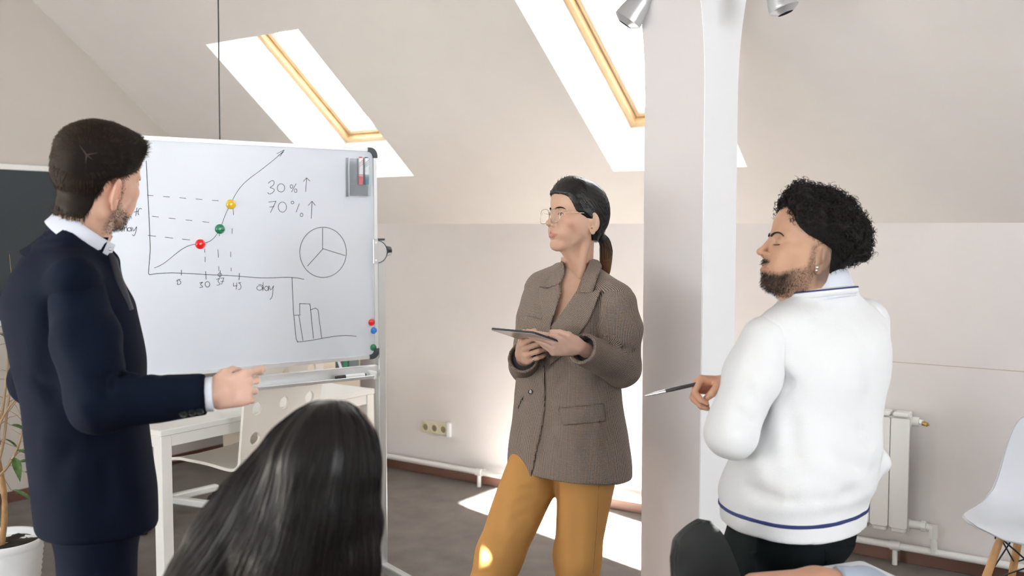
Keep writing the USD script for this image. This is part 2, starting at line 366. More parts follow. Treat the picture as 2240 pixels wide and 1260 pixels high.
# thin white window frames of the right and front walls
for k, (w, mk) in enumerate([(sun_win, lambda m: in_u(m, U_RIGHT + .03)), (big_win, lambda m: in_u(m, U_RIGHT + .03)),
        (sbox(-4.4, .9, 0, 2.6), lambda m: RM(T(m, np.array([[1, 0, 0, 0], [0, 0, 1, H_FRONT + .03], [0, 1, 0, 0], [0, 0, 0, 1.]]))))]):
    o = thing("window_%d" % (k + 3), "white framed wall window outside the picture", None); o.SetCustomDataByKey("kind", "structure")
    obj("window_frame", mk(prism(w.difference(w.buffer(-.04, join_style="mitre")), .06)), "white_metal", o)
    obj("pane", mk(prism(w.buffer(-.03, join_style="mitre"), .006)), "window_glass", o)
for k, (a, b, c, d) in enumerate(SKY):
    o = thing("window_%d" % (k + 1), ["skylight with pine frame above the whiteboard", "skylight with pine frame beside the pillar"][k], None); o.SetCustomDataByKey("kind", "structure")
    w = sbox(a, c, b, d)
    def at_t(m, t): return SL(T(m, tr(0, 0, t)))
    ring = w.buffer(.06, join_style="mitre").difference(w)
    obj("reveal", at_t(prism(ring, SHAFT - .1), .1), "white_paint", o)
    fr = w.buffer(.06, join_style="mitre").difference(w.buffer(-.032, join_style="mitre"))
    obj("window_frame", at_t(prism(fr, .045), SHAFT), "wood_pine", o)
    i1 = w.buffer(-.03, join_style="mitre"); i2 = w.buffer(-.085, join_style="mitre")
    obj("sash", at_t(prism(i1.difference(i2), .05), SHAFT + .04), "white_paint", o)
    i3 = w.buffer(-.042, join_style="mitre")
    obj("sash_lining", at_t(prism(i3.difference(i3.buffer(-.008, join_style="mitre")), .012), SHAFT + .03), "wood_pine", o)
    obj("pane", at_t(prism(i2.buffer(.01, join_style="mitre"), .012), SHAFT + .075), "window_glass", o)
    obj("cover_frame", at_t(prism(w.buffer(.12, join_style="mitre").difference(i2), .03), SHAFT + .092), "white_metal", o)
# skirting board along back and left walls
struct("baseboard_back", RM(bx(U_LEFT, U_RIGHT, 0, .014, 0, .062, .003)), "skirting", label="dark brown skirting along the back wall")
struct("baseboard_left", RM(bx(U_LEFT, U_LEFT + .014, .014, H_FRONT, 0, .062, .003)), "skirting", label="dark skirting along the left wall")
# arcade pier with the springing of its arches, running towards the back wall
UA, UB, HA, HB, ZS, RA = -1.632, -1.405, 1.20, 1.50, 2.03, 1.0
def pier_profile():
    up_front = [(HB + RA - math.sqrt(RA ** 2 - min(RA, z - ZS) ** 2), z) for z in np.linspace(ZS, ZS + .93, 20)]
    up_back = [(HA - RA + math.sqrt(RA ** 2 - (z - ZS) ** 2), z) for z in np.linspace(ZS, ZS + .75, 18)]
    roof_h = lambda z: (z - ZK) / math.tan(AL)
    pts = [(HA, 0), (HB, 0)] + up_front + [(HB + RA, 2.98), (HB + RA, Z_FLAT + .02), (H_TOP, Z_FLAT + .02)]
    back = [(h, z) for h, z in up_back if z <= ZK + h * math.tan(AL)]
    hz = back[-1]
    pts += [(hz[0] - .02, ZK + (hz[0] - .02) * math.tan(AL) + .02)] + back[::-1]
    return Polygon(pts)
pier = struct("wall_pier", in_u(prism(pier_profile(), UB - UA), UA), "pier_paint", smooth=20, label="grey-pink plastered pier flaring into an arch at its top")
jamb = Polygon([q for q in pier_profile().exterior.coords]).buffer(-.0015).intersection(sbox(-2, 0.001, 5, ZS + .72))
obj("lit_jamb_face", in_u(prism(jamb, .004), UB), "jamb_lit", pier, label="side face of the pier with window light painted in as white")  # thin layer over the pier side, its window light painted as a whiter colour
# ---------------------------------------------------------------- materials of the furniture
mat("aluminium", (.62, .64, .65), .32, .85)
mat("aluminium_pale", (.74, .75, .76), .38, .6)
mat("board_white", (.70, .735, .80), .27)
mat("dark_plastic", (.028, .045, .055), .45)
mat("black_plastic", (.012, .012, .013), .4)
mat("gloss_black", (.012, .014, .014), .38)
mat("shell_black", (.012, .0135, .0135), .55, specular_ior_level=.35)
mat("ink", (.035, .045, .05), .6)
mat("slate", (.020, .030, .038), .75, bump=.03)
mat("desk_white", (.86, .845, .81), .4)
mat("chair_cream", (.80, .765, .71), .42)
mat("cabinet_beige", (.60, .52, .43), .6)
mat("shell_white", (.64, .66, .71), .36)
mat("beech", (.56, .31, .13), .5, vary=.12, vscale=30)
mat("black_wire", (.01, .01, .01), .4)
mat("magnet_red", (.70, .008, .012), .18, coat_weight=.6)
mat("magnet_green", (.008, .19, .085), .18, coat_weight=.6)
mat("magnet_yellow", (.72, .46, .01), .18, coat_weight=.6)
mat("magnet_blue", (.012, .17, .58), .2, coat_weight=.5)
mat("socket_cream", (.70, .66, .50), .4)
mat("socket_dark", (.16, .13, .08), .6)
mat("radiator_white", (.78, .77, .745), .35)
mat("brass", (.50, .34, .10), .35, .9)
mat("marker_white", (.85, .85, .86), .35)
mat("marker_red", (.62, .03, .04), .4)
mat("marker_teal", (.01, .16, .24), .4)
mat("soil", (.018, .011, .007), .95, bump=.8, bscale=60)
mat("pot_white", (.82, .82, .82), .3)
mat("bark", (.30, .17, .075), .85, bump=.6, bscale=150, vary=.25, vscale=25)
mat("twig", (.28, .19, .11), .85)
mat("lamp_silver", (.56, .57, .58), .38, .75)
mat("table_white", (.66, .67, .70), .35)
mat("seam", (.50, .40, .32), .9)
MAT["clear_plastic"] = usdkit.material(stage, LK + "clear_plastic", {"t": ("transparent_bsdf", {"color": (.975, .985, .99)}), "g": ("principled_bsdf", {"base_color": (.80, .83, .87), "roughness": .12}), "m": ("mix_closure", {"fac": .09})},
     [("t.BSDF", "m.closure1"), ("g.BSDF", "m.closure2")], surface="m.closure")
N = {"tc": ("texture_coordinate", {}), "n": ("noise_texture", {"scale": 40.0, "detail": 3.0}), "r": ("rgb_ramp", {"ramp": [(.35, (.05, .12, .03)), (.62, (.12, .22, .06)), (.72, (.40, .44, .22))]}),
     "p": ("principled_bsdf", {"roughness": .45}), "t": ("translucent_bsdf", {}), "m": ("mix_closure", {"fac": .3})}
MAT["leaf"] = usdkit.material(stage, LK + "leaf", N, [("tc.object", "n.vector"), ("n.fac", "r.fac"), ("r.color", "p.base_color"), ("r.color", "t.color"), ("p.BSDF", "m.closure1"), ("t.BSDF", "m.closure2")], surface="m.closure")

# ---------------------------------------------------------------- unseen blinds added at the big right window to block sun, slit lights the trousers
for a, b, z, w in ((2.6, 3.72, 2.73, "the one nearer the back wall"), (3.72, 3.765, 2.555, "the narrow one let down in the middle"), (3.765, 4.9, 2.73, "the one farther from the back wall")):
    o = thing("sun_blocker", "unseen white blind added to block the sun at the right window, " + w, "blind")
    obj("fabric", in_u(prism(sbox(a, .95, b + .004, z), .002), U_RIGHT + .012), "white_paint", o)
    obj("bottom_bar", in_u(prism(sbox(a, .93, b - .002, .949), .012), U_RIGHT + .006), "white_metal", o)

# ---------------------------------------------------------------- back wall fittings
o = thing("heating_pipe", "white heating pipe running low along the back wall", "pipe")
obj("pipe", RM(tube([(U_LEFT + .02, .06, .088), (U_RIGHT - .02, .06, .088)], .0165, 16)), "radiator_white", o, smooth=40)
for u in (-4.6, -3.445, -2.2, -1.07, -.1):
    obj("bracket", RM(cat(tube([(u, .06, 0), (u, .06, .08)], .012, 12), tube([(u, .0, .088), (u, .06, .088)], .009, 10), tube([(u - .022, .06, .088), (u + .022, .06, .088)], .0215, 16))), "radiator_white", o, smooth=40)
o = thing("radiator", "white sectioned radiator on the back wall behind the man in the white sweater", "radiator")
RU = -1.005
for k in range(6):
    u1 = RU - k * .083
    c = u1 - .0415
    front = prism(rrect(.079, .50, .012).buffer(0), .014)          # front plate of one section
    sec = cat(RM(T(front, np.array([[1, 0, 0, c], [0, 0, 1, .112], [0, 1, 0, .44], [0, 0, 0, 1.]]))),
              RM(bx(c - .014, c + .014, .045, .115, .20, .68, .006)),
              RM(tube([(u1 - .083, .08, .20), (u1, .08, .20)], .026, 16)), RM(tube([(u1 - .083, .08, .675), (u1, .08, .675)], .026, 16)),
              RM(bx(c - .036, c + .036, .05, .122, .695, .715, .006)), RM(bx(c - .03, c + .03, .06, .118, .165, .19, .006)))
    obj("section", sec, "radiator_white", o, smooth=35)
obj("plug", RM(cat(tube([(RU, .08, .675), (RU + .03, .08, .675)], .021, 12), tube([(RU + .03, .08, .675), (RU + .045, .085, .672)], .014, 6))), "radiator_white", o, smooth=35)
obj("air_vent", RM(cat(tube([(RU + .045, .085, .672), (RU + .066, .09, .668)], .010, 8), tube([(RU + .066, .09, .668), (RU + .074, .09, .668)], .004, 6))), "brass", o, label="brass air vent")
obj("valve", RM(cat(tube([(RU, .08, .205), (RU + .05, .08, .205)], .019, 12), tube([(RU + .05, .08, .205), (RU + .07, .08, .205)], .025, 8), tube([(RU + .07, .08, .205), (RU + .10, .08, .20)], .017, 12), tube([(RU + .10, .08, .215), (RU + .10, .08, .16)], .021, 8))), "radiator_white", o, smooth=35)
obj("feed_pipe", RM(tube([(RU + .10, .08, .18), (RU + .105, .07, .085)], .014, 12)), "radiator_white", o, smooth=40)
for a, b in ((.10, .62), (.10, .22), (.46, .62)): obj("hanger", RM(bx(RU - a, RU - a + .03, .002, .05, b, b + .02)), "radiator_white", o)
o = thing("wall_socket", "cream triple wall socket low on the back wall", "socket")
q0, q1, z0, z1 = -3.935, -3.705, .262, .338
obj("cover_plate", RM(bx(q0, q1, 0, .012, z0, z1, .004)), "socket_cream", o)
for k in range(3):
    c = q0 + .04 + k * .071
    ringp = shapely.Point(0, 0).buffer(.029).difference(shapely.Point(0, 0).buffer(.021))
    obj("socket_ring", RM(T(prism(ringp, .006), np.array([[1, 0, 0, c], [0, 0, 1, .012], [0, 1, 0, .30], [0, 0, 0, 1.]]))), "socket_cream", o)
    obj("socket_well", RM(tube([(c, .012, .30), (c, .0135, .30)], .021, 20)), "socket_dark", o, label="dark recessed socket well")
obj("side_cap", RM(bx(q1 - .02, q1 + .008, 0, .022, z0 - .006, z1 + .008, .004)), "marker_white", o)
obj("trim_1", RM(bx(-1.12, -.55, 0, .0012, .925, .928)), "seam", kind="structure", label="faint seam line in the wall plaster")

# ---------------------------------------------------------------- blackboard on the left wall
o = thing("blackboard", "dark slate blackboard with white trim on the left wall", "blackboard")
def LW(m): return RM(m)
obj("slate", RM(bx(U_LEFT + .001, U_LEFT + .012, 1.0, 4.0, 1.03, 1.862)), "slate", o)
obj("trim", RM(cat(bx(U_LEFT, U_LEFT + .022, .96, 4.04, 1.862, 1.895, .004), bx(U_LEFT, U_LEFT + .022, .96, 4.04, 1.0, 1.03, .004), bx(U_LEFT, U_LEFT + .022, .96, 1.0, 1.03, 1.862), bx(U_LEFT, U_LEFT + .022, 4.0, 4.04, 1.03, 1.862))), "white_metal", o, label="white frame of the blackboard")

# ---------------------------------------------------------------- whiteboard on its stand
DB = np.array([.8006, .5992, 0]); DN = np.array([.5992, -.8006, 0]); BW, BH, BZ = 1.19, .894, .986
BO = np.array([-.582, 4.2, BZ]) - DB * BW
MB = frame(DB, (0, 0, 1), DN, BO)
def B(m): return T(m, MB)
def bp(px, py):
    d = hit(px, py, BO + DN * .012, DN) - BO; return np.array([d @ DB, d[2]])
wb = thing("whiteboard", "large whiteboard on an aluminium stand, covered in hand-drawn charts", "whiteboard")
obj("panel", B(bx(.012, BW - .012, .012, BH - .012, -.008, .0105)), "board_white", wb)
rim = rrect(BW, BH, .03).difference(rrect(BW - .030, BH - .030, .022))
rim = shapely.affinity.translate(rim, BW / 2, BH / 2)
corner = sbox(-.05, -.05, .042, .042)
cs = [shapely.affinity.translate(shapely.affinity.scale(corner, sx, sy, origin=(0, 0)), x, y) for x, y, sx, sy in ((0, 0, 1, 1), (BW, 0, -1, 1), (0, BH, 1, -1), (BW, BH, -1, -1))]
al = rim
for c in cs: al = al.difference(c)
for g in al.geoms: obj("frame", B(T(prism(g, .026), tr(0, 0, -.010))), "aluminium_pale", wb)
big = shapely.affinity.translate(rrect(BW + .004, BH + .004, .034).difference(rrect(BW - .034, BH - .034, .022)), BW / 2, BH / 2)
for c in cs: obj("corner_cap", B(T(prism(big.intersection(c), .032), tr(0, 0, -.012))), "dark_plastic", wb, label="dark rounded corner cap")
POSTW = .036
for sx in (-1, 1):
    x = BW / 2 + sx * (BW / 2 + .034)
    obj("post", B(bx(x - POSTW / 2, x + POSTW / 2, -BZ + .05, .505, -.045, -.009, .003)), "aluminium", wb)
    obj("post_cap", B(bx(x - POSTW / 2, x + POSTW / 2, .505, .512, -.045, -.009, .002)), "dark_plastic", wb)
    disc = T(prism(shapely.Point(0, 0).buffer(.047), .010), tr(BW / 2 + sx * (BW / 2 + .006), .455, -.006))
    obj("pivot_disc", B(disc), "aluminium", wb)
    obj("pivot_ring", B(T(prism(shapely.Point(0, 0).buffer(.049).difference(shapely.Point(0, 0).buffer(.0455)), .012), tr(BW / 2 + sx * (BW / 2 + .006), .455, -.0065))), "dark_plastic", wb)
    xp = BW / 2 + sx * (BW / 2 - .010); obj("pivot_plate", B(bx(xp - .012, xp + .012, .405, .510, .014, .0185, .002)), "aluminium", wb)
    for zz in (.42, .495): obj("plate_screw", B(tube([(xp, zz, .018), (xp, zz, .0215)], .0045, 10)), "white_metal", wb)
    obj("knob", B(cat(tube([(x + sx * .018, .457, -.027), (x + sx * .03, .457, -.027)], .012, 14), tube([(x + sx * .028, .457, -.027), (x + sx * .05, .457, -.027)], [.024, .020], 10))), "black_plastic", wb, smooth=30)
    obj("foot", B(bx(x - .02, x + .02, -BZ + .04, -BZ + .075, -.36, .30, .004)), "aluminium", wb)
    for zz in (-.33, .27):
        obj("caster", B(cat(tube([(x - .012, -BZ + .028, zz), (x + .012, -BZ + .028, zz)], .028, 18), bx(x - .016, x + .016, -BZ + .028, -BZ + .045, zz - .014, zz + .014))), "black_plastic", wb, smooth=30)
obj("crossbar", B(bx(-.05, BW + .035, -.082, -.034, -.040, -.014, .003)), "aluminium_pale", wb)
obj("lower_crossbar", B(bx(-.034, BW + .034, -BZ + .08, -BZ + .11, -.040, -.014, .003)), "aluminium", wb)
TX0, TX1 = .50, 1.155
tray = Polygon([(0, .0), (.062, .0), (.066, .012), (.064, .014), (.058, .003), (.004, .004), (.003, .042), (0, .042)])
obj("pen_tray", B(T(T(prism(tray, TX1 - TX0), np.array([[0, 0, 1, 0], [0, 1, 0, 0], [1, 0, 0, 0], [0, 0, 0, 1.]])), tr(TX0, -.080, -.014))), "aluminium_pale", wb, label="aluminium pen tray")
obj("tray_end", B(bx(TX0 - .006, TX0 + .006, -.084, -.058, -.014, .054, .003)), "marker_white", wb)
obj("tray_end", B(bx(TX1 - .006, TX1 + .006, -.084, -.050, -.014, .054, .003)), "marker_white", wb)
obj("tray_screw", B(tube([bp3 for bp3 in [(.66, -.055, -.012), (.66, -.055, -.004)]], .007, 12)), "white_metal", wb)
# hand-drawn strokes, laid as a thin film of ink on the board
def ink(name, strokes, w=.0035, label=None):
    g = shapely.union_all([shapely.LineString(s).buffer(w / 2, quad_segs=3) for s in strokes])
    obj(name, B(cat(*[T(prism(p, .0006), tr(0, 0, .0105)) for p in getattr(g, "geoms", [g])])), "ink", wb, label=label)
def px(*p): return [bp(x, y) for x, y in p]
def pxs(*p, n=24):
    return [tuple(q) for q in spline(np.array([bp(x, y) for x, y in p]), n)]
def dash(a, b, n, f=.38):
    A, Bq = np.array(a, float), np.array(b, float); out = []
    for i in range(n):
        t0 = i / n; t1 = t0 + f / n; out.append(px(A + (Bq - A) * t0, A + (Bq - A) * t1))
    return out
ink("axis_drawing", [px((320, 352), (326, 470), (329, 545), (325, 598), (327, 601)), pxs((327, 601), (370, 597), (440, 600), (520, 604), (580, 608), (612, 607), (665, 611)),
     px((397, 591), (397, 602)), px((450, 594), (451, 611)), px((482, 592), (481, 608)), px((524, 598), (523, 612))], .0023, "hand-drawn chart axes")
ink("curve_drawing", [pxs((338, 586), (360, 575), (385, 555), (410, 539), (438, 534)), pxs((448, 531), (462, 526), (472, 516), (481, 501), (492, 473), (505, 448)), pxs((508, 440), (520, 418), (533, 402), (560, 380), (590, 357), (621, 330)),
     px((606, 336), (622, 328), (613, 342)), px((609, 340), (620, 333))], .0019, "hand-drawn rising curve with an arrow")
ds = dash((322, 427), (500, 441), 5) + dash((333, 473), (480, 489), 4) + dash((324, 515), (436, 527), 3, .45)
ds += [px((448, 545), (448, 552)), px((449, 562), (449, 573)), px((477, 546), (478, 563)), px((479, 583), (479, 592)), px((510, 455), (511, 470)), px((508, 500), (508, 511)), px((505, 551), (505, 562)), px((506, 586), (506, 593)), px((480, 512), (480, 516))]
for d_ in ds: ink("dash_drawing", [d_], .0019, None)
def circ(cx, cy, rx, ry, a0=0, a1=370, n=40, ph=0):
    return [tuple(bp(cx + rx * math.cos(math.radians(a)) + ph * math.sin(math.radians(a)) * .2, cy + ry * math.sin(math.radians(a)))) for a in np.linspace(a0, a1, n)]
ink("pie_chart_drawing", [circ(707, 552, 51, 55, -90, 275), px((706, 499), (706, 545)), px((707, 544), (755, 559)), px((707, 544), (673, 582))], .0022, "hand-drawn pie chart")
ink("bar_chart_drawing", [px((639, 607), (642, 680), (648, 742), (652, 748)), pxs((650, 748), (690, 743), (730, 736), (780, 736)), px((645, 690), (657, 689)), px((654, 690), (663, 745)), px((656, 688), (656, 664), (678, 665), (679, 670), (686, 740)), px((679, 678), (690, 674), (696, 678), (704, 739))], .0022, "hand-drawn bar chart")
hw = [pxs((587, 401), (600, 398), (596, 407), (591, 410), (600, 414), (597, 421), (586, 421)), circ(615, 411, 8, 9), circ(638, 408, 3, 4, n=14), px((648, 402), (638, 420)), circ(647, 417, 3, 4, n=14), px((669, 419), (671, 390)), px((664, 397), (671, 389), (678, 396)),
      px((588, 442), (604, 440), (592, 465)), px((590, 453), (600, 452)), circ(618, 453, 9, 11), circ(640, 443, 3, 3, n=14), px((655, 446), (648, 464)), circ(660, 470, 3, 4, n=14), px((681, 478), (683, 442)), px((675, 449), (683, 440), (690, 449))]
ink("percent_writing", hw, .002, "handwritten 30% and 70% with up arrows")
ti = [px((388, 622), (389, 612), (386, 615)), pxs((395, 611), (391, 612), (396, 617), (393, 622), (388, 620), n=14),                                  # 15
      pxs((437, 619), (443, 618), (439, 622), (443, 626), (437, 629), n=14), circ(454, 622, 5, 6, n=20),                                           # 30
      pxs((474, 611), (480, 610), (477, 615), (481, 620), (475, 624), n=14), px((483, 609), (490, 608), (485, 622)), px((483, 616), (490, 615)), circ(481, 601, 4, 4, n=16),  # 37
      px((511, 619), (511, 626), (519, 625)), px((518, 619), (517, 633)), px((527, 618), (522, 619)), pxs((522, 619), (527, 624), (526, 632), (521, 633), n=12),       # 45
      circ(568, 630, 6, 5, n=20), pxs((566, 622), (576, 627), (575, 636), n=8), px((576, 618), (575, 636)), circ(583, 631, 4, 5, n=16), px((588, 625), (588, 636)), pxs((590, 626), (592, 634), (598, 626), n=10), pxs((599, 625), (597, 640), (594, 652), (591, 655), n=10)]  # day
ink("day_writing", ti, .002, "handwritten 15, 30, 37, 45 and day under the axis")
ml = [pxs((263, 505), (266, 497), (267, 507), n=8), pxs((267, 503), (271, 496), (272, 506), n=8), pxs((272, 502), (276, 496), (278, 506), n=8), circ(283, 502, 4, 4, n=14), px((287, 497), (288, 506)), pxs((290, 498), (292, 505), (298, 497), n=8), pxs((299, 496), (297, 508), (292, 516), (290, 513), n=10),
      px((293, 453), (288, 470)), px((300, 455), (297, 472)), px((293, 464), (303, 462)), pxs((304, 470), (303, 460), (306, 456), (310, 457), n=10), pxs((297, 417), (301, 419), (298, 424), (303, 429), n=10)]
ink("month_writing", ml, .002, "handwritten may at the axis")

def magnet(px_, py_, r, m, label, dome):
    q = bp(px_, py_)
    prof = [(0, .0106 + dome)] + [(r * math.sin(a), .0106 + dome * (.35 + .65 * math.cos(a))) for a in np.linspace(.25, math.pi / 2, 8)] + [(r * .97, .0106), (0, .0106)]
    t = thing("magnet", label, "magnet", matrix=frame(DB, (0, 0, 1), DN, BO + DB * q[0] + np.array([0, 0, q[1]])), group="round magnets on the whiteboard")
    obj("button", lathe([(a, z) for a, z in prof][::-1], 28), m, t, smooth=50)
    obj("base_ring", lathe([(r * .9, .0102), (r * 1.02, .0103), (r * 1.02, .0125), (r * .9, .0128)], 28), m, t, smooth=50)
magnet(438, 534, .0185, "magnet_red", "red domed magnet on the drawn curve", .014)
magnet(481, 501, .0185, "magnet_green", "green domed magnet on the drawn curve", .014)
magnet(505, 447, .0185, "magnet_yellow", "yellow domed magnet on the drawn curve", .014)
magnet(813, 705, .0145, "magnet_red", "spare red magnet at the right edge of the whiteboard", .008)
magnet(818, 723, .0145, "magnet_blue", "blue magnet at the right edge of the whiteboard", .008)
magnet(817, 760, .0145, "magnet_green", "spare green magnet at the lower right corner of the whiteboard", .008)
# clear marker holder with two markers
a0, a1 = bp(757, 430), bp(803, 347)
mh = thing("marker_holder", "clear plastic marker holder at the upper right of the whiteboard", "marker holder")
x0, x1, y0, y1 = a0[0], a1[0] + .004, a0[1], a1[1]
obj("box", B(cat(bx(x0, x1, y0, y0 + .003, .011, .036), bx(x0, x0 + .0025, y0, y1, .011, .036), bx(x1 - .0025, x1, y0, y1, .011, .036), bx(x0, x1, y0, y1 - .015, .034, .036), bx(x0, x1, y0, y1, .011, .0125))), "clear_plastic", mh)
obj("rim", B(cat(bx(x0, x0 + .002, y0, y1, .034, .0375), bx(x0, x1, y0, y0 + .002, .034, .0375), bx(x0, x1, y1 - .002, y1, .010, .013))), "aluminium_pale", mh)
def marker(name, label, p, d, L, capm, up, r=.0095, stripes=True):
    d = np.asarray(d, float) / np.linalg.norm(d); s = np.cross(up, d)
    t = thing(name, label, "marker", matrix=frame(s, np.asarray(up, float), d, p))
    obj("barrel", lathe([(0, 0), (r * .8, 0), (r, .002), (r, L * .68), (0, L * .68)], 20), "marker_white", t, smooth=40)
    obj("cap", lathe([(0, L * .68), (r * 1.08, L * .68), (r * 1.06, L * .97), (r * .8, L), (0, L)], 20), capm, t, smooth=40)
    obj("end_plug", lathe([(0, -.004), (r * .7, -.004), (r * .82, 0), (0, .001)], 16), capm, t, smooth=40)
    if stripes:
        obj("band", lathe([(r, L * .62), (r * 1.02, L * .62), (r * 1.02, L * .655), (r, L * .655)], 20), capm, t)
        for k in range(3):
            a = np.linspace(-1.2, 1.2, 7) + k * .2
            obj("stripe", tube([(1.0 * r * math.cos(x + 1.57), 1.0 * r * math.sin(x + 1.57), L * .12 + k * .008 + x * .007) for x in a], .0009, 6), capm, t)
    return t
mx = x0 + (x1 - x0) * .62
for k, (m, lb) in enumerate([("marker_red", "white marker with red stripes standing in the clear holder"), ("marker_teal", "white marker with blue stripes standing in the clear holder")]):
    marker("marker", lb, BO + DB * (mx + k * .027) + np.array([0, 0, y1 + .001]) + DN * .0225, (0, 0, -1), .112, m, DN)
marker("marker", "black-capped white marker lying on the pen tray of the whiteboard", BO + DB * 1.12 + np.array([0, 0, -.066]) + DN * .020, -DB, .135, "black_plastic", np.array([0, 0, 1.]), .0095, False)

# ---------------------------------------------------------------- white desk behind the whiteboard
DR = np.array([-.665, 4.724, 0])                       # its near right-hand corner; it runs back along the room
MD = frame(-EV, -WV, (0, 0, 1), DR)                    # x: towards the camera along the long side, y: away from the camera
def D(m): return fix(T(m, MD))
dk = thing("desk", "white desk with square metal legs behind the whiteboard", "desk")
DLN, DW = 1.205, .72
obj("desktop", D(bx(0, DLN, 0, DW, .74, .765, .003)), "desk_white", dk)
for a, b, c, d in ((0.02, DLN - .02, .0, .03), (.02, DLN - .02, DW - .03, DW), (.0, .03, .0, DW), (DLN - .03, DLN, .0, DW)):
    obj("rail", D(bx(a + .004, b - .004, c + .006, d - .006, .695, .742, .002)), "desk_white", dk)
for x in (.002, DLN - .052):
    for y in (.002, DW - .052): obj("leg", D(bx(x, x + .05, y, y + .05, .0, .74, .003)), "desk_white", dk)
# small dark framed card and a cabinet on castors in the corner
o = thing("card_box", "small dark box with a white diagonal mark standing on the desk", "box", matrix=frame(-WV, -EV, (0, 0, 1), room(-3.62, .98, .7655)))
obj("body", bx(-.05, .05, -.04, .04, 0, .10, .003), "dark_plastic", o)
obj("diagonal_mark", T(prism([(-.02, .015), (0, .015), (.035, .085), (.015, .085)], .0015), np.array([[1, 0, 0, 0], [0, 0, 1, .040], [0, 1, 0, 0], [0, 0, 0, 1.]])), "marker_white", o)
obj("green_panel", bx(-.044, -.012, .0401, .0415, .02, .09), "magnet_green", o)
cb = thing("cabinet", "beige cabinet on castors in the corner behind the desk", "cabinet")
c0, c1 = -5.02, -4.32
obj("body", RM(bx(c0, c1, .14, .66, .09, .97, .006)), "cabinet_beige", cb)
obj("top", RM(bx(c0 - .01, c1 + .01, .13, .67, .97, .995, .004)), "cabinet_beige", cb)
for k in range(2):
    q = c0 + .01 + k * (c1 - c0) / 2
    obj("door", RM(bx(q, q + (c1 - c0) / 2 - .02, .66, .676, .11, .95, .003)), "cabinet_beige", cb)
for u in (c0 + .06, c1 - .06):
    for h in (.2, .6): obj("caster", RM(cat(tube([(u - .015, h, .035), (u + .015, h, .035)], .035, 16), bx(u - .02, u + .02, h - .02, h + .02, .05, .09))), "black_plastic", cb, smooth=30)

# ---------------------------------------------------------------- cream office chairs with perforated backs
def office_chair(label, pos, az, seat_z, holes=True):
    """az: the way it faces, degrees in plan; back sheet and seat are one bent sheet"""
    f = np.array([math.cos(math.radians(az)), math.sin(math.radians(az)), 0]); s = np.array([-f[1], f[0], 0])
    t = thing("office_chair", label, "chair", matrix=frame(f, s, (0, 0, 1), pos), group="cream office chairs at the desk")
    zs = seat_z
    Wd, Hb = .46, .40
    # perforated back
    pl = shapely.affinity.translate(rrect(Wd, Hb, .03), 0, Hb / 2 - .0)
    pl = pl.union(sbox(-Wd / 2, -.01, Wd / 2, .1))
    if holes:
        for i in range(3):
            for j in range(3):
                if True: pl = pl.difference(shapely.Point(-.155 + i * .155, .09 + j * .125).buffer(.027, quad_segs=8))
    bk = T(prism(pl, .012), np.array([[0, 0, 1, -.215], [-1, 0, 0, 0], [0, 1, 0, zs + .03], [0, 0, 0, 1.]]))
    obj("backrest", fix(T(bk, rot(-7, (0, 1, 0), (-.21, 0, zs + .03)))), "chair_cream", t)
    prof = [(-.208, .035), (-.203, .012), (-.185, -.006), (-.15, -.012), (-.05, -.004), (.08, .0), (.18, -.004), (.225, -.018)]
    pp = spline([(x, 0, z + zs) for x, z in prof], 26)
    g = np.stack([np.stack([pp[:, 0], np.full(len(pp), y), pp[:, 2] + .012 * (abs(y) / .23) ** 3], -1) for y in np.linspace(-.23, .23, 15)], 1)
    obj("seat", sheet(g, .012), "chair_cream", t, smooth=40)
    obj("column", cat(tube([(0, 0, .10), (0, 0, .30)], .028, 18), tube([(0, 0, .28), (0, 0, zs - .02)], .018, 18), bx(-.09, .09, -.08, .08, zs - .04, zs - .015, .006)), "black_plastic" if False else "white_metal", t, smooth=35)
    for k in range(5):
        a = math.radians(k * 72 + 20); d = np.array([math.cos(a), math.sin(a), 0])
        obj("base_arm", fix(T(trimesh.Trimesh(*(lambda b: (b.vertices, b.faces))(bx(.02, .31, -.022, .022, .085, .12, .006))), rot(k * 72 + 20, (0, 0, 1)))), "white_metal", t)
        p = d * .29; n = np.array([-d[1], d[0], 0])
        obj("caster", cat(tube([p - n * .024 + (0, 0, .033), p - n * .006 + (0, 0, .033)], .033, 16), tube([p + n * .006 + (0, 0, .033), p + n * .024 + (0, 0, .033)], .033, 16), tube([p + (0, 0, .04), p + (0, 0, .09)], .012, 8)), "black_plastic", t, smooth=35)
    return t
AZ_D = math.degrees(math.atan2(-WV[1], -WV[0]))
pc = hit(615, 930, room(-3.10, 0, 0), WV)
office_chair("cream office chair with a perforated back in front of the desk", np.array([*(pc - WV * .26 + EV * .02)[:2], 0]), AZ_D + 4, .565)
office_chair("cream office chair on the far side of the desk, mostly hidden", np.array([-1.84, 5.15, 0]), AZ_D + 172, .50)

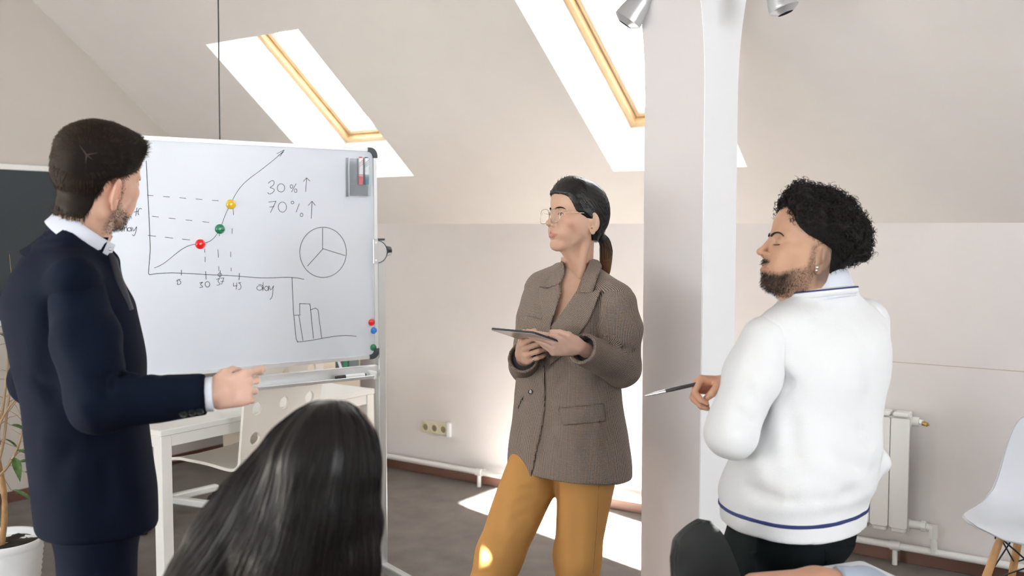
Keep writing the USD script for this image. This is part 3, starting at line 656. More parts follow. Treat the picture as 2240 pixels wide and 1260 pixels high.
# ---------------------------------------------------------------- shell chairs
def shell_chair(name, label, mat_shell, matrix):
    t = thing(name, label, "chair", matrix=matrix)
    cx = np.array([(.236, 0, .428), (.234, 0, .438), (.224, 0, .447), (.20, 0, .450), (.17, 0, .450), (.06, 0, .438), (-.06, 0, .428), (-.13, 0, .440), (-.178, 0, .485), (-.205, 0, .56), (-.225, 0, .65), (-.243, 0, .74), (-.256, 0, .80), (-.262, 0, .828)])
    wid = np.array([.05, .115, .165, .205, .226, .235, .236, .232, .226, .218, .207, .188, .15, .09])
    lift = np.array([.0, .002, .004, .008, .012, .026, .045, .062, .062, .05, .040, .03, .02, .012])       # how far the side edges stand off towards the sitter
    from scipy.interpolate import PchipInterpolator
    s0 = np.concatenate([[0], np.cumsum(np.linalg.norm(np.diff(cx, axis=0), axis=1))]); ss = np.linspace(0, s0[-1], 46)
    C = PchipInterpolator(s0, cx)(ss); Wd = PchipInterpolator(s0, wid)(ss); Lf = PchipInterpolator(s0, lift)(ss)
    tg = np.gradient(C, axis=0); tg /= np.linalg.norm(tg, axis=1, keepdims=True); nn = np.stack([tg[:, 2], np.zeros(46), -tg[:, 0]], 1)   # towards the sitter
    v = np.linspace(-1, 1, 31)
    g = C[:, None] + np.array([0, 1., 0]) * (v[None, :, None] * Wd[:, None, None]) + nn[:, None] * (np.abs(v) ** 2.6)[None, :, None] * Lf[:, None, None]
    obj("shell", sheet(g, .009), mat_shell, t, smooth=45)
    edge = np.vstack([g[:, 0], g[-1, 1:-1], g[::-1, -1], g[0, -2:0:-1]])
    obj("rim", tube(edge[::2], .0055, 8, closed=True), mat_shell, t, smooth=45)
    feet = {}
    for sx in (1, -1):
        for sy in (1, -1):
            a, b = np.array([sx * .10 - .01, sy * .115, .405]), np.array([sx * .215 - .02, sy * .205, 0.0])
            feet[sx, sy] = (a, b)
            obj("leg", tube([a, a * .6 + b * .4, b], [.0135, .0155, .010], 12), "beech", t, smooth=40)
            obj("leg_bolt", tube([a * .95 + b * .05 + np.array([0, sy * .016, 0]), a * .95 + b * .05 + np.array([0, sy * .019, 0])], .005, 8), "black_wire", t)
    pt = lambda k, f: feet[k][0] * (1 - f) + feet[k][1] * f
    for k1, k2 in (((1, 1), (1, -1)), ((1, -1), (-1, -1)), ((-1, -1), (-1, 1)), ((-1, 1), (1, 1))):
        for f1, f2 in ((.04, .45), (.45, .04)): obj("cross_wire", tube([pt(k1, f1), pt(k2, f2)], .0032, 6), "black_wire", t)
        obj("mount_bar", tube([pt(k1, .02) + (0, 0, .008), pt(k2, .02) + (0, 0, .008)], .006, 8), "black_wire", t)
    for k in feet: obj("mount", tube([pt(k, .0), (feet[k][0][0], feet[k][0][1], .436 + (.012 if k[0] < 0 else 0))], .010, 8), "black_wire", t)
    return t
def plan(az, pos):
    f = np.array([math.cos(math.radians(az)), math.sin(math.radians(az)), 0]); return frame(f, (-f[1], f[0], 0), (0, 0, 1), pos)
shell_chair("shell_chair", "white plastic shell chair with wooden legs against the wall at the right edge", "shell_white", plan(224, (1.975, 3.585, 0)))
shell_chair("shell_chair", "black plastic shell chair between the pillar and the white table", "shell_black", plan(-27, (.625, 2.03, 0)) @ np.diag([1.05, 1.05, 1.05, 1]))

# ---------------------------------------------------------------- white table at the lower right
T0 = np.array([.839, 2.312]); ea = np.array([.543 - .839, 2.201 - 2.312]); ea /= np.linalg.norm(ea); eb = np.array([-ea[1], ea[0]]); eb = eb if eb[1] < 0 else -eb
MT = frame((*ea, 0), (*eb, 0), (0, 0, 1), (*T0, 0))
tb = thing("table", "white table at the lower right edge of the picture", "table")
TLx, TLy = .42, 1.15
def TB(m): return fix(T(m, MT))
obj("tabletop", TB(T(prism(shapely.affinity.translate(rrect(TLx, TLy, .012), TLx / 2, TLy / 2), .022), tr(0, 0, .728))), "table_white", tb)
for x in (.04, TLx - .09):
    for y in (.50, TLy - .09): obj("leg", TB(bx(x, x + .045, y, y + .045, 0, .728, .003)), "white_metal", tb)
obj("apron", TB(bx(.05, TLx - .05, .30, TLy - .05, .69, .728)), "white_metal", tb)

# ---------------------------------------------------------------- potted fig at the left edge
PP = at(4, 1188, 3.7); pr = .148
pot = thing("potted_fig", "nearly bare potted fig in a ribbed white pot at the left edge", "plant", loc=(PP[0], PP[1], 0))
prof = [(0, 0), (pr * .70, 0), (pr * .74, .01)] + [(pr * (.74 + .24 * z / .33) + (.003 if i % 2 else -.001), z) for i, z in enumerate(np.linspace(.02, .33, 30))] + [(pr * 1.0, .335), (pr * 1.02, .350), (pr * 1.0, .358), (pr * .95, .356), (pr * .93, .33), (0, .325)]
obj("pot", lathe(prof, 56), "pot_white", pot, smooth=50)
sr = np.linspace(0, pr * .935, 12); sa = np.linspace(0, 2 * np.pi, 49)
sg = np.stack([np.outer(sr, np.cos(sa)), np.outer(sr, np.sin(sa)), np.zeros((12, 49))], -1); sg[..., 2] = .322 + .02 * meshkit.fbm(sg * 28 + 5, 3)
obj("soil", sheet(sg), "soil", pot, smooth=True)
prng = np.random.default_rng(11)
trunk = spline([(-.01, 0, .30), (.012, .0, .42), (.008, .01, .55), (-.006, .0, .68), (.004, .0, .82)], 24)
obj("trunk", tube(trunk, np.linspace(.0125, .0075, 24) + prng.normal(0, .0006, 24), 10), "bark", pot, smooth=50)
main = [[(.0, 0, .66), (.03, .0, .80), (.06, .01, .98), (.12, .02, 1.12), (.16, .02, 1.22)], [(.004, 0, .72), (.05, -.02, .86), (.11, -.02, .93), (.17, -.03, 1.0)], [(.004, 0, .80), (-.03, .02, .95), (-.05, .02, 1.15), (-.06, .03, 1.3)],
        [(.0, 0, .60), (.045, .01, .66), (.085, .02, .78), (.10, .0, .90)], [(-.003, 0, .76), (.02, .03, .95), (.03, .05, 1.15), (.05, .06, 1.35)], [(-.01, 0, .82), (-.09, 0, .95), (-.14, .02, 1.12)]]
ends = []
for b in main:
    P = spline(np.array(b), 14); obj("branch", tube(P, np.linspace(.0058, .0026, 14), 7), "twig", pot, smooth=50)
    tw = []
    for k in range(9):
        p = P[prng.integers(3, 14)]; d = prng.normal(0, 1, 3); d[2] = abs(d[2]) * .5; d /= np.linalg.norm(d); L = prng.uniform(.06, .16)
        q = np.array([p, p + d * L * .5 + (0, 0, .01), p + d * L + (0, 0, prng.uniform(-.01, .02))]); tw.append(tube(q, [.0016, .0012, .0007], 5)); ends.append((q[-1], d))
    obj("twigs", cat(*tw), "twig", pot, kind="stuff")
def leaf(p, d, L, droop):
    d = np.asarray(d, float) / np.linalg.norm(d); s = np.cross(d, (0, 0, 1)); s /= np.linalg.norm(s); n = np.cross(s, d)
    a = np.linspace(0, 1, 9); w = np.sin(np.pi * a ** .8) * (1 - a * .25) * L * .24
    g = np.stack([np.stack([p + d * L * t - np.array([0, 0, droop * L * t * t]) + s * v * ww + n * abs(v) ** 2 * ww * .35 for v in (-1, -.5, 0, .5, 1)]) for t, ww in zip(a, w)])
    return sheet(g, .0006)
fx = [(60, 975, 34), (35, 985, 40), (22, 930, 30), (38, 1012, 46), (24, 1072, 55), (43, 905, 30), (8, 700, 60), (4, 730, 60), (52, 1033, 30), (30, 1000, 36), (10, 960, 30), (15, 690, 40)]
for i, (x, y, L) in enumerate(fx):
    p = at(x, y, 3.7 + prng.uniform(-.05, .05)) - np.array([PP[0], PP[1], 0]); d = np.array([prng.uniform(.3, 1), prng.uniform(-.5, .5), prng.uniform(-.6, .2)])
    obj("leaf", leaf(p, d, L * .0017 + .02, .3), "leaf", pot, smooth=60)
    near = min((b for b in main), key=lambda b: np.min(np.linalg.norm(spline(np.array(b), 14) - p, axis=1))); P = spline(np.array(near), 14); q = P[np.argmin(np.linalg.norm(P - p, axis=1))]
    obj("leaf_stalk", tube([q, (p + q) / 2 + (0, 0, .01), p], .0012, 5), "twig", pot)

# ---------------------------------------------------------------- cable, spotlights
cp = at(479, 150, 4.55)
o = thing("pendant_cable", "thin black pendant cable hanging down behind the whiteboard", "cable", loc=(cp[0], cp[1], 0))
ztop = min(Z_FLAT, ZK + (CC - cp @ EV) * math.tan(AL))
obj("cable", tube(spline([(0.0, 0, ztop), (.001, 0, 2.4), (-.002, 0, 1.9), (0.003, 0, 1.55)], 20), .0032, 8), "black_wire", o, smooth=50)
obj("ceiling_rose", lathe([(0, ztop + .03), (.045, ztop + .03), (.045, ztop - .012), (.03, ztop - .03), (0, ztop - .03)], 24), "black_plastic", o, smooth=40)
obj("lamp_holder", lathe([(0, 1.47), (.022, 1.47), (.024, 1.52), (.012, 1.56), (0, 1.565)], 20), "black_plastic", o, smooth=40)
def spot(label, tip, axis, base):
    axis = np.asarray(axis, float) / np.linalg.norm(axis)
    t = thing("spotlight", label, "lamp")
    x = np.cross(axis, (0, 0, 1)); x /= np.linalg.norm(x); M = frame(x, np.cross(axis, x), axis, tip)
    obj("shade", T(lathe([(.026, -.012), (.046, .0), (.052, .006), (.0505, .012), (.0515, .016), (.049, .022), (.0495, .026), (.038, .085), (.036, .09), (.034, .12), (.026, .135), (0, .137), (0, .130), (.024, .128), (.032, .085), (.044, .02), (.040, .004)], 36), M), "lamp_silver", t, smooth=40)
    obj("bulb", T(lathe([(0, .03), (.03, .03), (.035, .04), (.02, .1), (0, .1)], 24), M), "marker_white", t, smooth=40)
    e = np.asarray(tip) + axis * .11
    obj("arm", tube(spline([e, e + axis * .05 + (0, 0, .03), (np.asarray(base) * .6 + e * .4) + (0, 0, .02), base], 12), .008, 10), "lamp_silver", t, smooth=40)
    bt = np.asarray(base)
    obj("wall_plate", ball_mesh(bt, .03), "lamp_silver", t, smooth=40)
def ball_mesh(c, r):
    m = trimesh.creation.icosphere(2, r); m.apply_translation(c); return m
t1 = at(1371, 47, 3.52)
spot("silver spotlight on the left face of the pillar, in front of the skylight", t1, (.42, -.1, .62), room(UA - .004, HB - .04, 2.55))
t2 = at(1716, 22, 3.40)
spot("silver spotlight at the top of the picture right of the pillar", t2, (-.28, .05, .75), room(UB + .004, HB - .06, 2.52))
# ---------------------------------------------------------------- people: materials
def skin(name, base, sss=.12):
    N = {"a": ("attribute", {"attribute": "tint"}), "tc": ("texture_coordinate", {}), "n": ("noise_texture", {"scale": 60.0, "detail": 4.0}), "n2": ("noise_texture", {"scale": 900.0, "detail": 2.0}),
         "r": ("rgb_ramp", {"ramp": [(.3, (.975, .965, .96)), (.7, (1.02, 1.02, 1.02))]}), "m": ("mix_color", {"blend_type": "multiply", "fac": 1.0}), "b": ("bump", {"strength": .18, "distance": .0006}),
         "p": ("principled_bsdf", {"roughness": .48, "subsurface_weight": sss, "subsurface_scale": .008, "subsurface_radius": (1.0, .35, .2), "specular_ior_level": .4})}
    MAT[name] = usdkit.material(stage, LK + name, N, [("tc.object", "n.vector"), ("tc.object", "n2.vector"), ("n.fac", "r.fac"), ("a.color", "m.a"), ("r.color", "m.b"), ("m.result", "p.base_color"), ("n2.fac", "b.height"), ("b.normal", "p.normal")], surface="p.BSDF")
skin("skin", None)
def hairmat(name, color, rough=.32, spec=.5):
    MAT[name] = usdkit.material(stage, LK + name, {"p": ("principled_bsdf", {"base_color": color, "roughness": rough, "specular_ior_level": spec})}, [], surface="p.BSDF")
hairmat("hair_black", (.006, .0055, .006), .38, .35)
hairmat("hair_dark", (.009, .0062, .0048), .7, .10)
hairmat("hair_brown", (.034, .0215, .0135), .6, .12)
hairmat("hair_curly", (.006, .0052, .005), .6, .2)
hairmat("hair_long", (.0055, .0043, .0040), .38, .22)
hairmat("hair_tip", (.16, .075, .03), .4)
hairmat("beard_brown", (.03, .018, .011), .5)
mat("eye_white", (.72, .70, .68), .15)
mat("iris_brown", (.045, .022, .010), .1)
mat("gold", (.72, .48, .25), .25, 1.0)
mat("pale_gold", (.74, .62, .47), .25, 1.0)
mat("silver", (.75, .75, .76), .2, 1.0)
MAT["lens"] = usdkit.material(stage, LK + "lens", {"t": ("transparent_bsdf", {"color": (.97, .985, .985)}), "g": ("glossy_bsdf", {"roughness": .02}), "m": ("mix_closure", {"fac": .07})}, [("t.BSDF", "m.closure1"), ("g.BSDF", "m.closure2")], surface="m.closure")

# ---------------------------------------------------------------- people: heads (x forward, y left, z up, origin between the ears)
def head_field(sc=1.0, h=.0022, fem=0.0, lo=(-.16, -.13, -.30), hi=(.15, .13, .17), neck=((-.022, 0, -.07), (-.05, 0, -.24)), neck_r=(.056, .060), nose=1.0, closed=(False, False), jaw=1.0, extra=(), ears=(True, True)):
    F = Field(np.array(lo) * sc, np.array(hi) * sc, h)
    V = lambda *p: np.array(p) * sc
    def E(c, r, k=.012, op="+", R=None): F.add(ell(V(*c), np.array(r) * sc, R), k * sc, op)
    def C(a, b, ra, rb=None, k=.012, op="+"): F.add(cone(V(*a), V(*b), ra * sc, (ra if rb is None else rb) * sc), k * sc, op)
    jw = jaw * (1 - .10 * fem)
    E((-.014, 0, .032), (.098, .075, .092)); E((.028, 0, .052), (.064, .064, .062), .02)
    E((.030, 0, -.028), (.060, .061 * jw, .075), .022)
    for s in (-1, 1):
        C((-.004, s * .053 * jw, -.058), (.060, s * .017 * jw, -.094), .017 - .002 * fem, .015, .022)
        E((.052, s * .043, -.018), (.026, .021, .020), .020)
        E((.060, s * .030, -.052), (.022, .020, .026), .020)
        C((.081, s * .010, .022), (.066, s * .047, .021), .0095 - .002 * fem, .0085 - .002 * fem, .010)
        E((.0, s * .060, -.02), (.035, .014, .04), .02)
    E((.066, 0, -.096), (.019 - .002 * fem, .020 - .004 * fem, .015), .016)
    E((.071, 0, -.060), (.022, .025, .026), .014)
    # eyes: sockets, lids over the ball
    for s, shut in zip((-1, 1), closed):
        E((.094, s * .031, .004), (.016, .020, .0125), .008, "-")
        E((.0690, s * .0315, .003), (.0158, .0178, .0145), .0025)
        if not shut:
            E((.0870, s * .0320, .0012), (.0120, .0142, .0056), .0016, "-")
            C((.0868, s * .018, .0078), (.0800, s * .0455, .0070), .0012, .0012, .0022, "-")
        else:
            C((.0862, s * .020, -.0050), (.0790, s * .0455, -.0050), .0014, .0014, .002, "-")
            C((.0860, s * .018, .0085), (.0795, s * .0455, .0080), .0012, .0012, .0022, "-")
    # nose
    C((.082, 0, .018), (.103 + .004 * (nose - 1), 0, -.024), .0078, .0080, .009); E((.1055 + .01 * (nose - 1), 0, -.029), (.0105, .0095, .0090), .007)
    for s in (-1, 1):
        E((.0925, s * .0115 * nose, -.033), (.0105, .0072, .0078), .005)
        E((.099, s * .0062, -.041), (.0055, .0034, .004), .003, "-")
    C((.092, 0, -.042), (.089, 0, -.051), .004, .004, .006)
    # mouth
    for s in (-1, 1):
        C((.0918, s * .003, -.0575), (.0812, s * LW, -.0640), .0044, .0024, .0028)
        C((.0905, s * .0065, -.0700), (.0812, s * LW, -.0655), .0052, .0022, .0028)
        C((.0975, 0, -.0636), (.0842, s * (LW + .002), -.0650), .0013, .0013, .0016, "-")
    C((.0905, -.0065, -.0700), (.0905, .0065, -.0700), .0052, .0052, .003)
    E((.090, 0, -.0835), (.008, .016, .004), .006, "-")
    # ears
    for s, on in zip((-1, 1), ears):
        if not on: continue
        Rm = rot(s * -30, (0, 0, 1))[:3, :3] @ rot(12, (0, 1, 0))[:3, :3]
        o = np.array([-.015, s * .084, -.014])
        EE = lambda c, r, k, op="+": E(o + Rm @ np.array([c[0], s * c[1], c[2]]), r, k, op, Rm)
        EE((0, 0, 0), (.0205, .0068, .0330), .003); EE((.007, -.001, -.031), (.0090, .0060, .011), .004)
        EE((.003, .0078, .004), (.0140, .0066, .0235), .002, "-"); EE((.006, .004, -.008), (.0080, .010, .0100), .0015, "-")
        EE((-.003, .0030, .004), (.0030, .0042, .0170), .003); EE((.0125, .002, -.006), (.004, .006, .007), .003); EE((.010, -.006, -.004), (.012, .008, .022), .006)
    a, b = np.array(neck[0]), np.array(neck[1])
    C(a, b, neck_r[0], neck_r[1], .02)
    E((.028, 0, -.096), (.034, .028, .016 - .003 * fem), .02)
    for s in (-1, 1): C((-.018, s * .050, -.07), (b[0] + .045, s * .014, b[2] + .03), .013 - .003 * fem, .012 - .003 * fem, .014)
    C((.02, 0, -.115), (b[0] + .03, 0, b[2] + .05), .022, .02, .02)
    for p, k in extra: F.add(p, k)
    return F
LW = .0245
def lip_mask(v, sc):
    q = (v / sc).astype(np.float32); d = np.full(len(q), 9.)
    for s in (-1, 1):
        for a, b, r0, r1 in (((.0918, 0, -.0575), (.0812, s * LW, -.0640), .0052, .0030), ((.0905, s * .0065, -.0700), (.0812, s * LW, -.0655), .0058, .0030), ((.0905, -.0065, -.0700), (.0905, .0065, -.0700), .0058, .0058)):
            d = np.minimum(d, cone(a, b, r0, r1)[0](q))
    return np.clip(.6 - d / .0026, 0, 1)
def paint(n, color): return np.tile(np.array(color, float), (n, 1))
def blend(t, mask, color): return t * (1 - mask[:, None]) + mask[:, None] * np.array(color)
def eyeballs(M, sc, parent, look=(1, 0, 0), sides=(-1, 1)):
    for s in sides:
        c = np.array([.0695, s * .0315, .0025]) * sc; r = .0127 * sc
        b = trimesh.creation.icosphere(3, r); b.apply_translation(c)
        e = obj("eye", T(b, M), "eye_white", parent, smooth=True)
        d = np.array(look, float) / np.linalg.norm(look); x = np.cross(d, (0, 0, 1)); x /= np.linalg.norm(x)
        ir = lathe([(0, r * 1.012), (.0028 * sc, r * 1.008), (.0058 * sc, r * .905), (.0058 * sc, r * .86), (0, r * .86)][::-1], 20)
        obj("iris", T(T(ir, frame(x, np.cross(d, x), d, c)), M), "iris_brown", e, smooth=30)
def near_surface(F, P, iters=4, off=0.0):
    """pull points onto the field's surface plus off"""
    from scipy.ndimage import map_coordinates
    def val(q): return map_coordinates(F.D, ((q - F.lo) / F.h).T, order=1, mode="nearest")
    P = np.array(P, float)
    for _ in range(iters):
        e = 1.5 * F.h; g = np.stack([val(P + np.eye(3)[k] * e) - val(P - np.eye(3)[k] * e) for k in range(3)], 1)
        n = g / np.maximum(np.linalg.norm(g, axis=1, keepdims=True), 1e-6)
        P = P - n * (val(P) - off)[:, None]
    return P, n
def scatter(mesh, n, mask, seed):
    """n random points on the mesh, kept with the probability mask(point)"""
    r = np.random.default_rng(seed); A = mesh.area_faces; c = np.cumsum(A); f = np.searchsorted(c, r.random(n) * c[-1])
    u, v = r.random(n), r.random(n); k = u + v > 1; u[k], v[k] = 1 - u[k], 1 - v[k]
    t = mesh.triangles[f]; P = t[:, 0] + u[:, None] * (t[:, 1] - t[:, 0]) + v[:, None] * (t[:, 2] - t[:, 0]); N_ = mesh.face_normals[f]
    keep = r.random(n) < mask(P); return P[keep], N_[keep], r

# ---------------------------------------------------------------- people: hands
FING = [(.000, .031, .046, .027, .022, .0089), (.004, .0105, .050, .031, .023, .0090), (.001, -.0105, .046, .029, .023, .0086), (-.008, -.030, .036, .021, .020, .0076)]
def hand(wrist, d, up, side, curl, thumb, sc=1.0, h=.0024, spread=(6, 1, -3, -8), forearm=None, fr=.027):
    """wrist: point; d: towards the fingers; up: the back of the hand; side: +1 thumb on the d x up side turned left, -1 the other
    curl: four (knuckle, middle, end) bends in degrees towards the palm; thumb: list of four points in the hand's own frame (along, across to the thumb, up)"""
    d = np.asarray(d, float) / np.linalg.norm(d); up = np.asarray(up, float); up = up - d * (up @ d); up /= np.linalg.norm(up); ac = np.cross(up, d) * side
    loc = lambda p: np.asarray(wrist) + sc * (d * p[0] + ac * p[1] + up * p[2])
    pts = [loc((-.05, 0, 0)), loc((.2, .08, .03)), loc((.2, -.08, -.1)), loc((.0, .09, -.1)), loc((0, -.07, .05)), loc((.2, .0, .05)), loc((.1, .1, .05))] + ([np.asarray(forearm)] if forearm is not None else [])
    F = Field(np.min(pts, 0) - .05, np.max(pts, 0) + .05, h); C = lambda a, b, ra, rb, k: F.add(cone(loc(a), loc(b), ra * sc, rb * sc), k * sc)
    chains = []
    for (bx_, by, l1, l2, l3, r), cu, sp in zip(FING, curl, spread):
        b0 = np.array([.088 + bx_, by, .0]); p, a = b0, 0.0; ch = [b0]
        sd = np.array([math.cos(math.radians(sp)), math.sin(math.radians(sp)), 0])
        for L, c in zip((l1, l2, l3), cu):
            a += math.radians(c); p = p + L * (sd * math.cos(a) - np.array([0, 0, 1]) * math.sin(a)); ch.append(p)
        chains.append((ch, r))
        C((.012, by * .55, -.002), b0, .0135, .0108, .012)                       # metacarpal
    F.add(rbox(loc((.048, -.002, -.004)), np.array([.040, .034, .011]) * sc, .009 * sc, np.stack([d, ac, up], 1)), .012 * sc)
    C((.015, -.024, -.010), (.065, -.030, -.009), .012, .011, .012)              # heel of the hand
    for ch, r in chains:
        G = [(ch[0], ch[1], r * 1.08, r), (ch[1], ch[2], r, r * .92), (ch[2], ch[3] - (ch[3] - ch[2]) * .25, r * .92, r * .78)]
        for q in G: C(*q, .0028)
        C(ch[0], ch[0] + (ch[1] - ch[0]) * .1, r * 1.13, r * 1.1, .006)
    t = [np.array(x) for x in thumb]
    C(t[0], t[1], .0165, .0125, .012); C(t[1], t[2], .0115, .0105, .004); C(t[2], t[3], .0106, .0082, .003)
    C((.0, .0, -.002), (.03, .0, -.003), .021, .02, .015)
    if forearm is not None: F.add(cone(loc((.005, 0, -.002)), forearm, .0215 * sc, fr), .012 * sc)
    return F.mesh(2), chains, loc
RELAX_THUMB = [(.018, .022, -.008), (.052, .046, -.014), (.082, .054, -.018), (.108, .056, -.022)]

# ---------------------------------------------------------------- people: clothes
def pix(P):
    """pixel of the picture that a world point falls on (used to trace garment edges onto the modelled cloth)"""
    q = np.asarray(P) - (0, 0, EYE); k = q[..., 1] * math.cos(PITCH) - q[..., 2] * math.sin(PITCH)
    return 1120 + F_PX * q[..., 0] / k, 630 - F_PX * (q[..., 1] * math.sin(PITCH) + q[..., 2] * math.cos(PITCH)) / k, k
def poly_sdf(x, y, poly):
    V = np.asarray(poly, float); d = np.full(x.shape, 1e9); ins = np.zeros(x.shape, bool)
    for i in range(len(V)):
        a, b = V[i - 1], V[i]; e = b - a; wx, wy = x - a[0], y - a[1]
        t = np.clip((wx * e[0] + wy * e[1]) / (e @ e), 0, 1); d = np.minimum(d, (wx - t * e[0]) ** 2 + (wy - t * e[1]) ** 2)
        c = (a[1] > y) != (b[1] > y); xs = a[0] + (y - a[1]) / (b[1] - a[1] if abs(b[1] - a[1]) > 1e-9 else 1e-9) * e[0]; ins ^= c & (x < xs)
    return np.where(ins, -1, 1) * np.sqrt(d)
def poly_dist(P, poly):
    x, y, k = pix(P); return poly_sdf(x, y, poly) * k / F_PX
def on_front(F, keep, poly, off, band=.035):
    """the part of a garment's surface inside a traced outline, raised by off: a flap, lapel or panel"""
    G = Field(F.lo, F.lo + F.h * (F.n - 1), F.h); G.D = np.full(F.D.shape, .05, np.float32)
    near = np.nonzero(np.abs(F.D) < band); P = np.stack(near, -1) * F.h + F.lo
    d = np.maximum(np.maximum(F.D[near] - off, -F.D[near] - .012), poly_dist(P, poly)); d = np.where(keep(P), d, .05); G.D[near] = d; return G
def cut_front(F, keep, poly):
    near = np.nonzero(F.D < .03); P = np.stack(near, -1) * F.h + F.lo
    d = np.where(keep(P), -poly_dist(P, poly), -1); F.D[near] = np.maximum(F.D[near], d); return F
def around(P, axis_pts, ref):
    """cloth coordinates round a limb: metres about the axis and along it"""
    A = np.asarray(axis_pts, float); best = np.full(len(P), 1e9); uv = np.zeros((len(P), 2)); s0 = 0
    for a, b in zip(A[:-1], A[1:]):
        t = b - a; L = np.linalg.norm(t); t = t / L; q = P - a; s = q @ t; c = np.clip(s, 0, L); r = q - c[:, None] * t; d = np.linalg.norm(r, axis=1)
        e1 = np.asarray(ref, float); e1 = e1 - t * (e1 @ t); e1 /= np.linalg.norm(e1); e2 = np.cross(t, e1)
        ang = np.arctan2(r @ e2, r @ e1); k = d < best; uv[k] = np.stack([ang * .06, s0 + s], 1)[k]; best[k] = d[k]; s0 += L
    return uv
def weave(name, light, mid, dark, pu=.0042, pv=.0034):
    N = {"uv": ("uvmap", {"attribute": "st"}), "sx": ("separate_xyz", {}), "mu": ("math", {"math_type": "multiply", "value2": 2 * math.pi / pu}), "su": ("math", {"math_type": "sine"}), "mv": ("math", {"math_type": "multiply", "value2": 2 * math.pi / pv}), "sv": ("math", {"math_type": "sine"}),
         "h": ("math", {"math_type": "multiply_add", "value2": .45}), "ad": ("math", {"math_type": "multiply_add", "value2": .30, "value3": .5}),
         "tc": ("texture_coordinate", {}), "n": ("noise_texture", {"scale": 350.0, "detail": 2.0}), "n2": ("math", {"math_type": "multiply_add", "value2": .5}), "r": ("rgb_ramp", {"ramp": [(.35, dark), (.72, mid), (1.0, light)]}), "p": ("principled_bsdf", {"roughness": .85}), "b": ("bump", {"strength": .35, "distance": .001})}
    MAT[name] = usdkit.material(stage, LK + name, N, [("uv.UV", "sx.vector"), ("sx.x", "mu.value1"), ("mu.value", "su.value1"), ("sx.y", "mv.value1"), ("mv.value", "sv.value1"), ("sv.value", "h.value1"), ("su.value", "h.value3"), ("h.value", "ad.value1"),
        ("tc.object", "n.vector"), ("n.fac", "n2.value1"), ("ad.value", "n2.value3"), ("n2.value", "r.fac"), ("r.color", "p.base_color"), ("n2.value", "b.height"), ("b.normal", "p.normal")], surface="p.BSDF")
def axes(az):
    a = math.radians(az); f = np.array([math.cos(a), math.sin(a), 0]); return f, np.array([-f[1], f[0], 0])
def head_matrix(o, az, pitch=0, roll=0):
    """pitch > 0 looks up; roll > 0 leans the head to its right"""
    M = tr(*o) @ rot(az, (0, 0, 1)) @ rot(-pitch, (0, 1, 0)) @ rot(roll, (1, 0, 0)); return M
def inv_pts(M, P): return (np.asarray(P, float) - M[:3, 3]) @ M[:3, :3]
def sweep_hair(F, M, roots, target, n, off, bulge=.012, jitter=0.0, seed=0):
    """strands from roots to target, held on the field's surface (local) and given in the world"""
    r = np.random.default_rng(seed); t = np.linspace(0, 1, n)[None, :, None]
    tg = np.asarray(target)[None, :] + r.normal(0, 1, (len(roots), 3)) * jitter
    P = roots[:, None] * (1 - t) + tg[:, None] * t; c = np.array([-.012, 0, .01]); d = P - c; P = P + d / np.linalg.norm(d, axis=-1, keepdims=True) * bulge * np.sin(np.pi * t)
    Q, _ = near_surface(F, P.reshape(-1, 3), 5, off); Q = Q.reshape(P.shape); Q[:, -2:] = .5 * Q[:, -2:] + .5 * P[:, -2:]
    Q[:, 1:-1] = .25 * Q[:, :-2] + .5 * Q[:, 1:-1] + .25 * Q[:, 2:]
    return trimesh.transform_points(Q.reshape(-1, 3), M).reshape(Q.shape)
def hair_cap(F, off, hairline, zmin=-.085, rough=.0, dome=None, h=None):
    """cap of hair over the head field: behind a hairline x < line(z), above zmin"""
    G = Field(F.lo, F.lo + F.h * (F.n - 1), F.h); near = np.nonzero(np.abs(F.D) < .045); P = np.stack(near, -1) * F.h + F.lo
    zz = np.array([a for a, _ in hairline])[::-1]; xx = np.array([b for _, b in hairline])[::-1]
    g = P[:, 0] - np.interp(P[:, 2], zz, xx); o = off if dome is None else off + dome(P)
    G.D = np.full(F.D.shape, .06, np.float32); d = np.maximum(np.maximum(F.D[near] - o * np.clip(.35 - g / .03, 0.12, 1), g), np.maximum(zmin - P[:, 2], -F.D[near] - .012)); G.D[near] = d; return G
def shoe(toe, heel, w=.045, hgt=.06):
    toe, heel = np.asarray(toe, float), np.asarray(heel, float); F = Field(np.minimum(toe, heel) - (.08, .08, 0), np.maximum(toe, heel) + (.08, .08, .16), .006)
    F.add(cone(heel + (0, 0, .04), toe + (0, 0, .03), w * .9, w * .65), .02).add(cone(heel + (0, 0, .06), heel * .6 + toe * .4 + (0, 0, .055), w, w * .8), .02).cut((0, 0, .001), (0, 0, -1), .003); return F.mesh(1)
def surf_at(F, px_, py_, Y0=2.5, Y1=3.6, off=.0):
    """first point of a garment's surface along a line of sight"""
    from scipy.ndimage import map_coordinates
    ys = np.linspace(Y0, Y1, 600); Q = np.array([at(px_, py_, y) for y in ys]); v = map_coordinates(F.D, ((Q - F.lo) / F.h).T, order=1, mode="nearest", cval=1)
    i = np.argmax(v < off); return Q[i]
